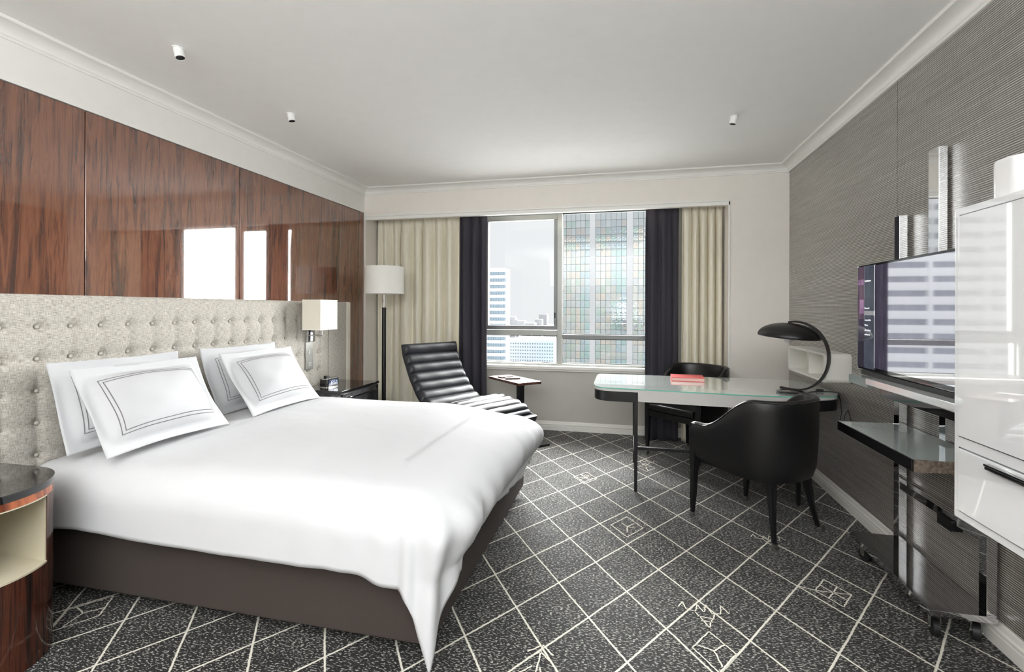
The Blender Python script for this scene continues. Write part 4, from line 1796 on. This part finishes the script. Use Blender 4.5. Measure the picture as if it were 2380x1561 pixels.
TG = [tower_glass('tower_pane_%s' % n_, c, i) for i, (n_, c) in enumerate((('clear', (206, 212, 214)), ('blue', (194, 203, 208)), ('green', (190, 206, 202)), ('warm', (206, 204, 200))))]
bays = [(-14.15, -7.87, 6), (-6.63, .10, 6), (1.44, 8.08, 6), (9.42, 16.08, 6)]
cols_ = []
for (a, c, n_) in bays:
    for k in range(n_):
        w_ = (c - a) / n_
        cols_.append((a + w_ * k, w_))
PH = 1.62
rnd = random.Random(21)
base_meshes = {}
rest = B()
cnt = 0
for (cx0, w_) in cols_:
    vis = cx0 > -14.5 and cx0 < 3.4
    r0 = -8
    for r in range(-27, 35):
        z = r * PH
        if vis and r0 <= r <= 12 and cnt < 300:
            key = (round(w_, 3), rnd.randrange(4))
            if key not in base_meshes:
                bb_ = B(); box(bb_, (-.5 * w_ + .035, -.04, .035), (.5 * w_ - .035, .04, PH - .035), .0)
                o = finish('pane', bb_, TG[key[1]], tower, smooth=False)
                base_meshes[key] = o
            else:
                o = inst(base_meshes[key], 'pane', (0, 0, 0), tower)
            o.location = (cx0 + w_ / 2, .16, z - GZ)
            o.rotation_euler = (rnd.gauss(0, .0008), 0, rnd.gauss(0, .0008))
            cnt += 1
        elif z > GZ + .5 and z < 56:
            box(rest, (cx0 + .035, TYF + .12, z + .035), (cx0 + w_ - .035, TYF + .20, z + PH - .035))
o = twp('pane', rest, TG[0])
o['kind'] = 'stuff'
b = B()
for r in range(-27, 35):
    z = r * PH
    if z > GZ:
        for (a, c, n_) in bays:
            box(b, (a, TYF + .08, z - .04), (c, TYF + .24, z + .04))
for (cx0, w_) in cols_:
    box(b, (cx0 - .04, TYF + .06, GZ), (cx0 + .04, TYF + .24, 58))
o = twp('mullion', b, pm('tower_mullion', (120, 128, 134), .4))
o['kind'] = 'stuff'

# tower left of the window view
ta = thing('apartment_tower', 'white apartment tower with blue window strips, far off at the left edge of the window', 'building', (-66, 240, GZ))
b = B(); box(b, (-72, 241, GZ), (-59.9, 252, 22))
finish('tower_core', b, M['concrete'], ta, off=(66, -240, -GZ))
k = 0
z = 20.0
src = srcw = None
FLH = 3.28
b = B(); box(b, (-72.4, 239.2, 0), (-59.4, 241, 1.5), .05)
src = finish('floor_band', b, M['concrete'], ta, off=(66, -240, 0)); src.location = (0, 0, z - GZ)
b = B()
for c in range(10):
    xx = -72 + c * 1.28
    box(b, (xx + .06, 240.6, 1.5), (xx + 1.18, 241.05, FLH))
srcw = finish('window_strip', b, M['tglass'], ta, off=(66, -240, 0)); srcw.location = (0, 0, z - FLH - GZ)
for k in range(1, 18):
    inst(src, 'floor_band', (0, 0, z - k * FLH - GZ), ta)
    inst(srcw, 'window_strip', (0, 0, z - (k + 1) * FLH - GZ), ta)

# banded building further left: seen only as a reflection in the television and cabinet
tb = thing('banded_building', 'white banded building beyond the left curtain, seen reflected in the television', 'building', (-72, 135, GZ))
b = B(); box(b, (-112, 136.5, GZ), (-44, 150, 48))
finish('building_core', b, M['balc'], tb, off=(72, -135, -GZ))
b = B(); box(b, (-112.5, 135, 0), (-43.5, 136.6, 1.95), .05)
M['brightband'] = pm('bright_render_band', (250, 250, 250), .8, var=.02)
src = finish('floor_band', b, M['brightband'], tb, off=(72, -135, 0)); src.location = (0, 0, 0)
for k in range(1, 28):
    inst(src, 'floor_band', (0, 0, k * 3.4), tb)
for xx in (-104, -92, -80, -68, -56, -47):
    b = B(); box(b, (xx, 134.9, GZ), (xx + .9, 136.6, 48), .03)
    finish('vertical_rib', b, M['brightband'], tb, off=(72, -135, -GZ))

# low white block with a grid of small windows
lo_ = thing('office_block', 'low white office block with a grid of tiny windows, in the lower left window pane', 'building', (-29, 150, GZ))
b = B(); box(b, (-36.2, 150, GZ), (-21.6, 170, -8.4), .05)
finish('wall', b, M['concrete'], lo_, off=(29, -150, -GZ))
b = B()
for i in range(18):
    for j in range(6):
        x = -35.4 + i * .77
        z = -9.3 - j * 1.05
        box(b, (x, 149.95, z - .42), (x + .34, 150.02, z))
for i in range(22):
    box(b, (-35.6 + i * .62, 149.95, -17.0), (-35.2 + i * .62, 150.02, -16.2))
o = finish('window', b, M['dot'], lo_, off=(29, -150, -GZ)); o['kind'] = 'stuff'

# hazy skyline
b = B()
rnd = random.Random(5)
for k in range(420):
    y = rnd.uniform(420, 1300)
    x = y * rnd.uniform(-.62, .55)
    w = rnd.uniform(6, 22)
    h = rnd.uniform(4, 22) * (y / 800)
    box(b, (x, y, GZ), (x + w, y + w, GZ + h))
o = finish('distant_city', b, M['farcity'], None, smooth=False)
o['label'] = 'pale hazy skyline of low buildings on the horizon through the left window light'
o['category'] = 'city'
o['kind'] = 'stuff'

# facade of the hotel itself around the window (mirrored in the glass tower)
def mk_facade():
    t = NT('hotel_facade')
    v = t.coord((1, 1, 1), 'Object')
    sep = t.n('ShaderNodeSeparateXYZ'); t.l(v, sep.inputs[0])
    fx = t.math('FRACT', t.math('DIVIDE', sep.outputs[0], 3.4))
    fz = t.math('FRACT', t.math('DIVIDE', sep.outputs[2], 3.1))
    wx = t.math('MULTIPLY', t.math('GREATER_THAN', fx, .30), t.math('LESS_THAN', fx, .80))
    wz = t.math('MULTIPLY', t.math('GREATER_THAN', fz, .22), t.math('LESS_THAN', fz, .82))
    win_ = t.math('MULTIPLY', wx, wz)
    bay = t.math('FRACT', t.math('DIVIDE', sep.outputs[0], 13.6))
    teal = t.math('GREATER_THAN', bay, .6)
    n = t.noise(t.coord((.6, .6, .6)), 1.2, 3)
    wallc = t.mix(teal, lin((190, 174, 156)), lin((146, 168, 172)))
    wallc = t.mix(t.math('MULTIPLY', n, .35), wallc, lin((120, 128, 136)))
    col = t.mix(win_, wallc, t.ramp(n, [(.4, lin((84, 100, 116))), (.65, lin((120, 150, 158)))]))
    dk_ = t.mix(1.0, col, (.21, .21, .215), 'MULTIPLY')
    t.set(Base_Color=dk_, Roughness=.5)
    return t.m


hf_ = thing('hotel_building', 'the surrounding facade of this building outside the window, seen mirrored in the glass tower', 'building', (0, 5.8, GZ))
for (x0_, x1_, z0_, z1_) in ((-48, WX0 - .5, GZ, 30), (WX1 + .6, 16, GZ, 33), (WX0 - .5, WX1 + .6, WZ1 + .3, 31), (WX0 - .5, WX1 + .6, GZ, WZ0 - .3)):
    b = B(); box(b, (x0_, 5.535, z0_), (x1_, 5.58, z1_))
    finish('facade', b, mk_facade() if 'hotel_facade' not in bpy.data.materials else bpy.data.materials['hotel_facade'], hf_, off=(0, -5.8, -GZ), smooth=False)
b = B(); box(b, (16, 5.535, GZ), (34, 5.58, 44))
finish('facade', b, bpy.data.materials['hotel_facade'], hf_, off=(0, -5.8, -GZ), smooth=False)

b = B(); box(b, (-6, 5.62, -1.4), (5, 13, -.95))
finish('bounce_slab', b, M['concrete'], hf_, off=(0, -5.8, -GZ), smooth=False)  # unseen white slab added to bounce sunlight up to the ceiling
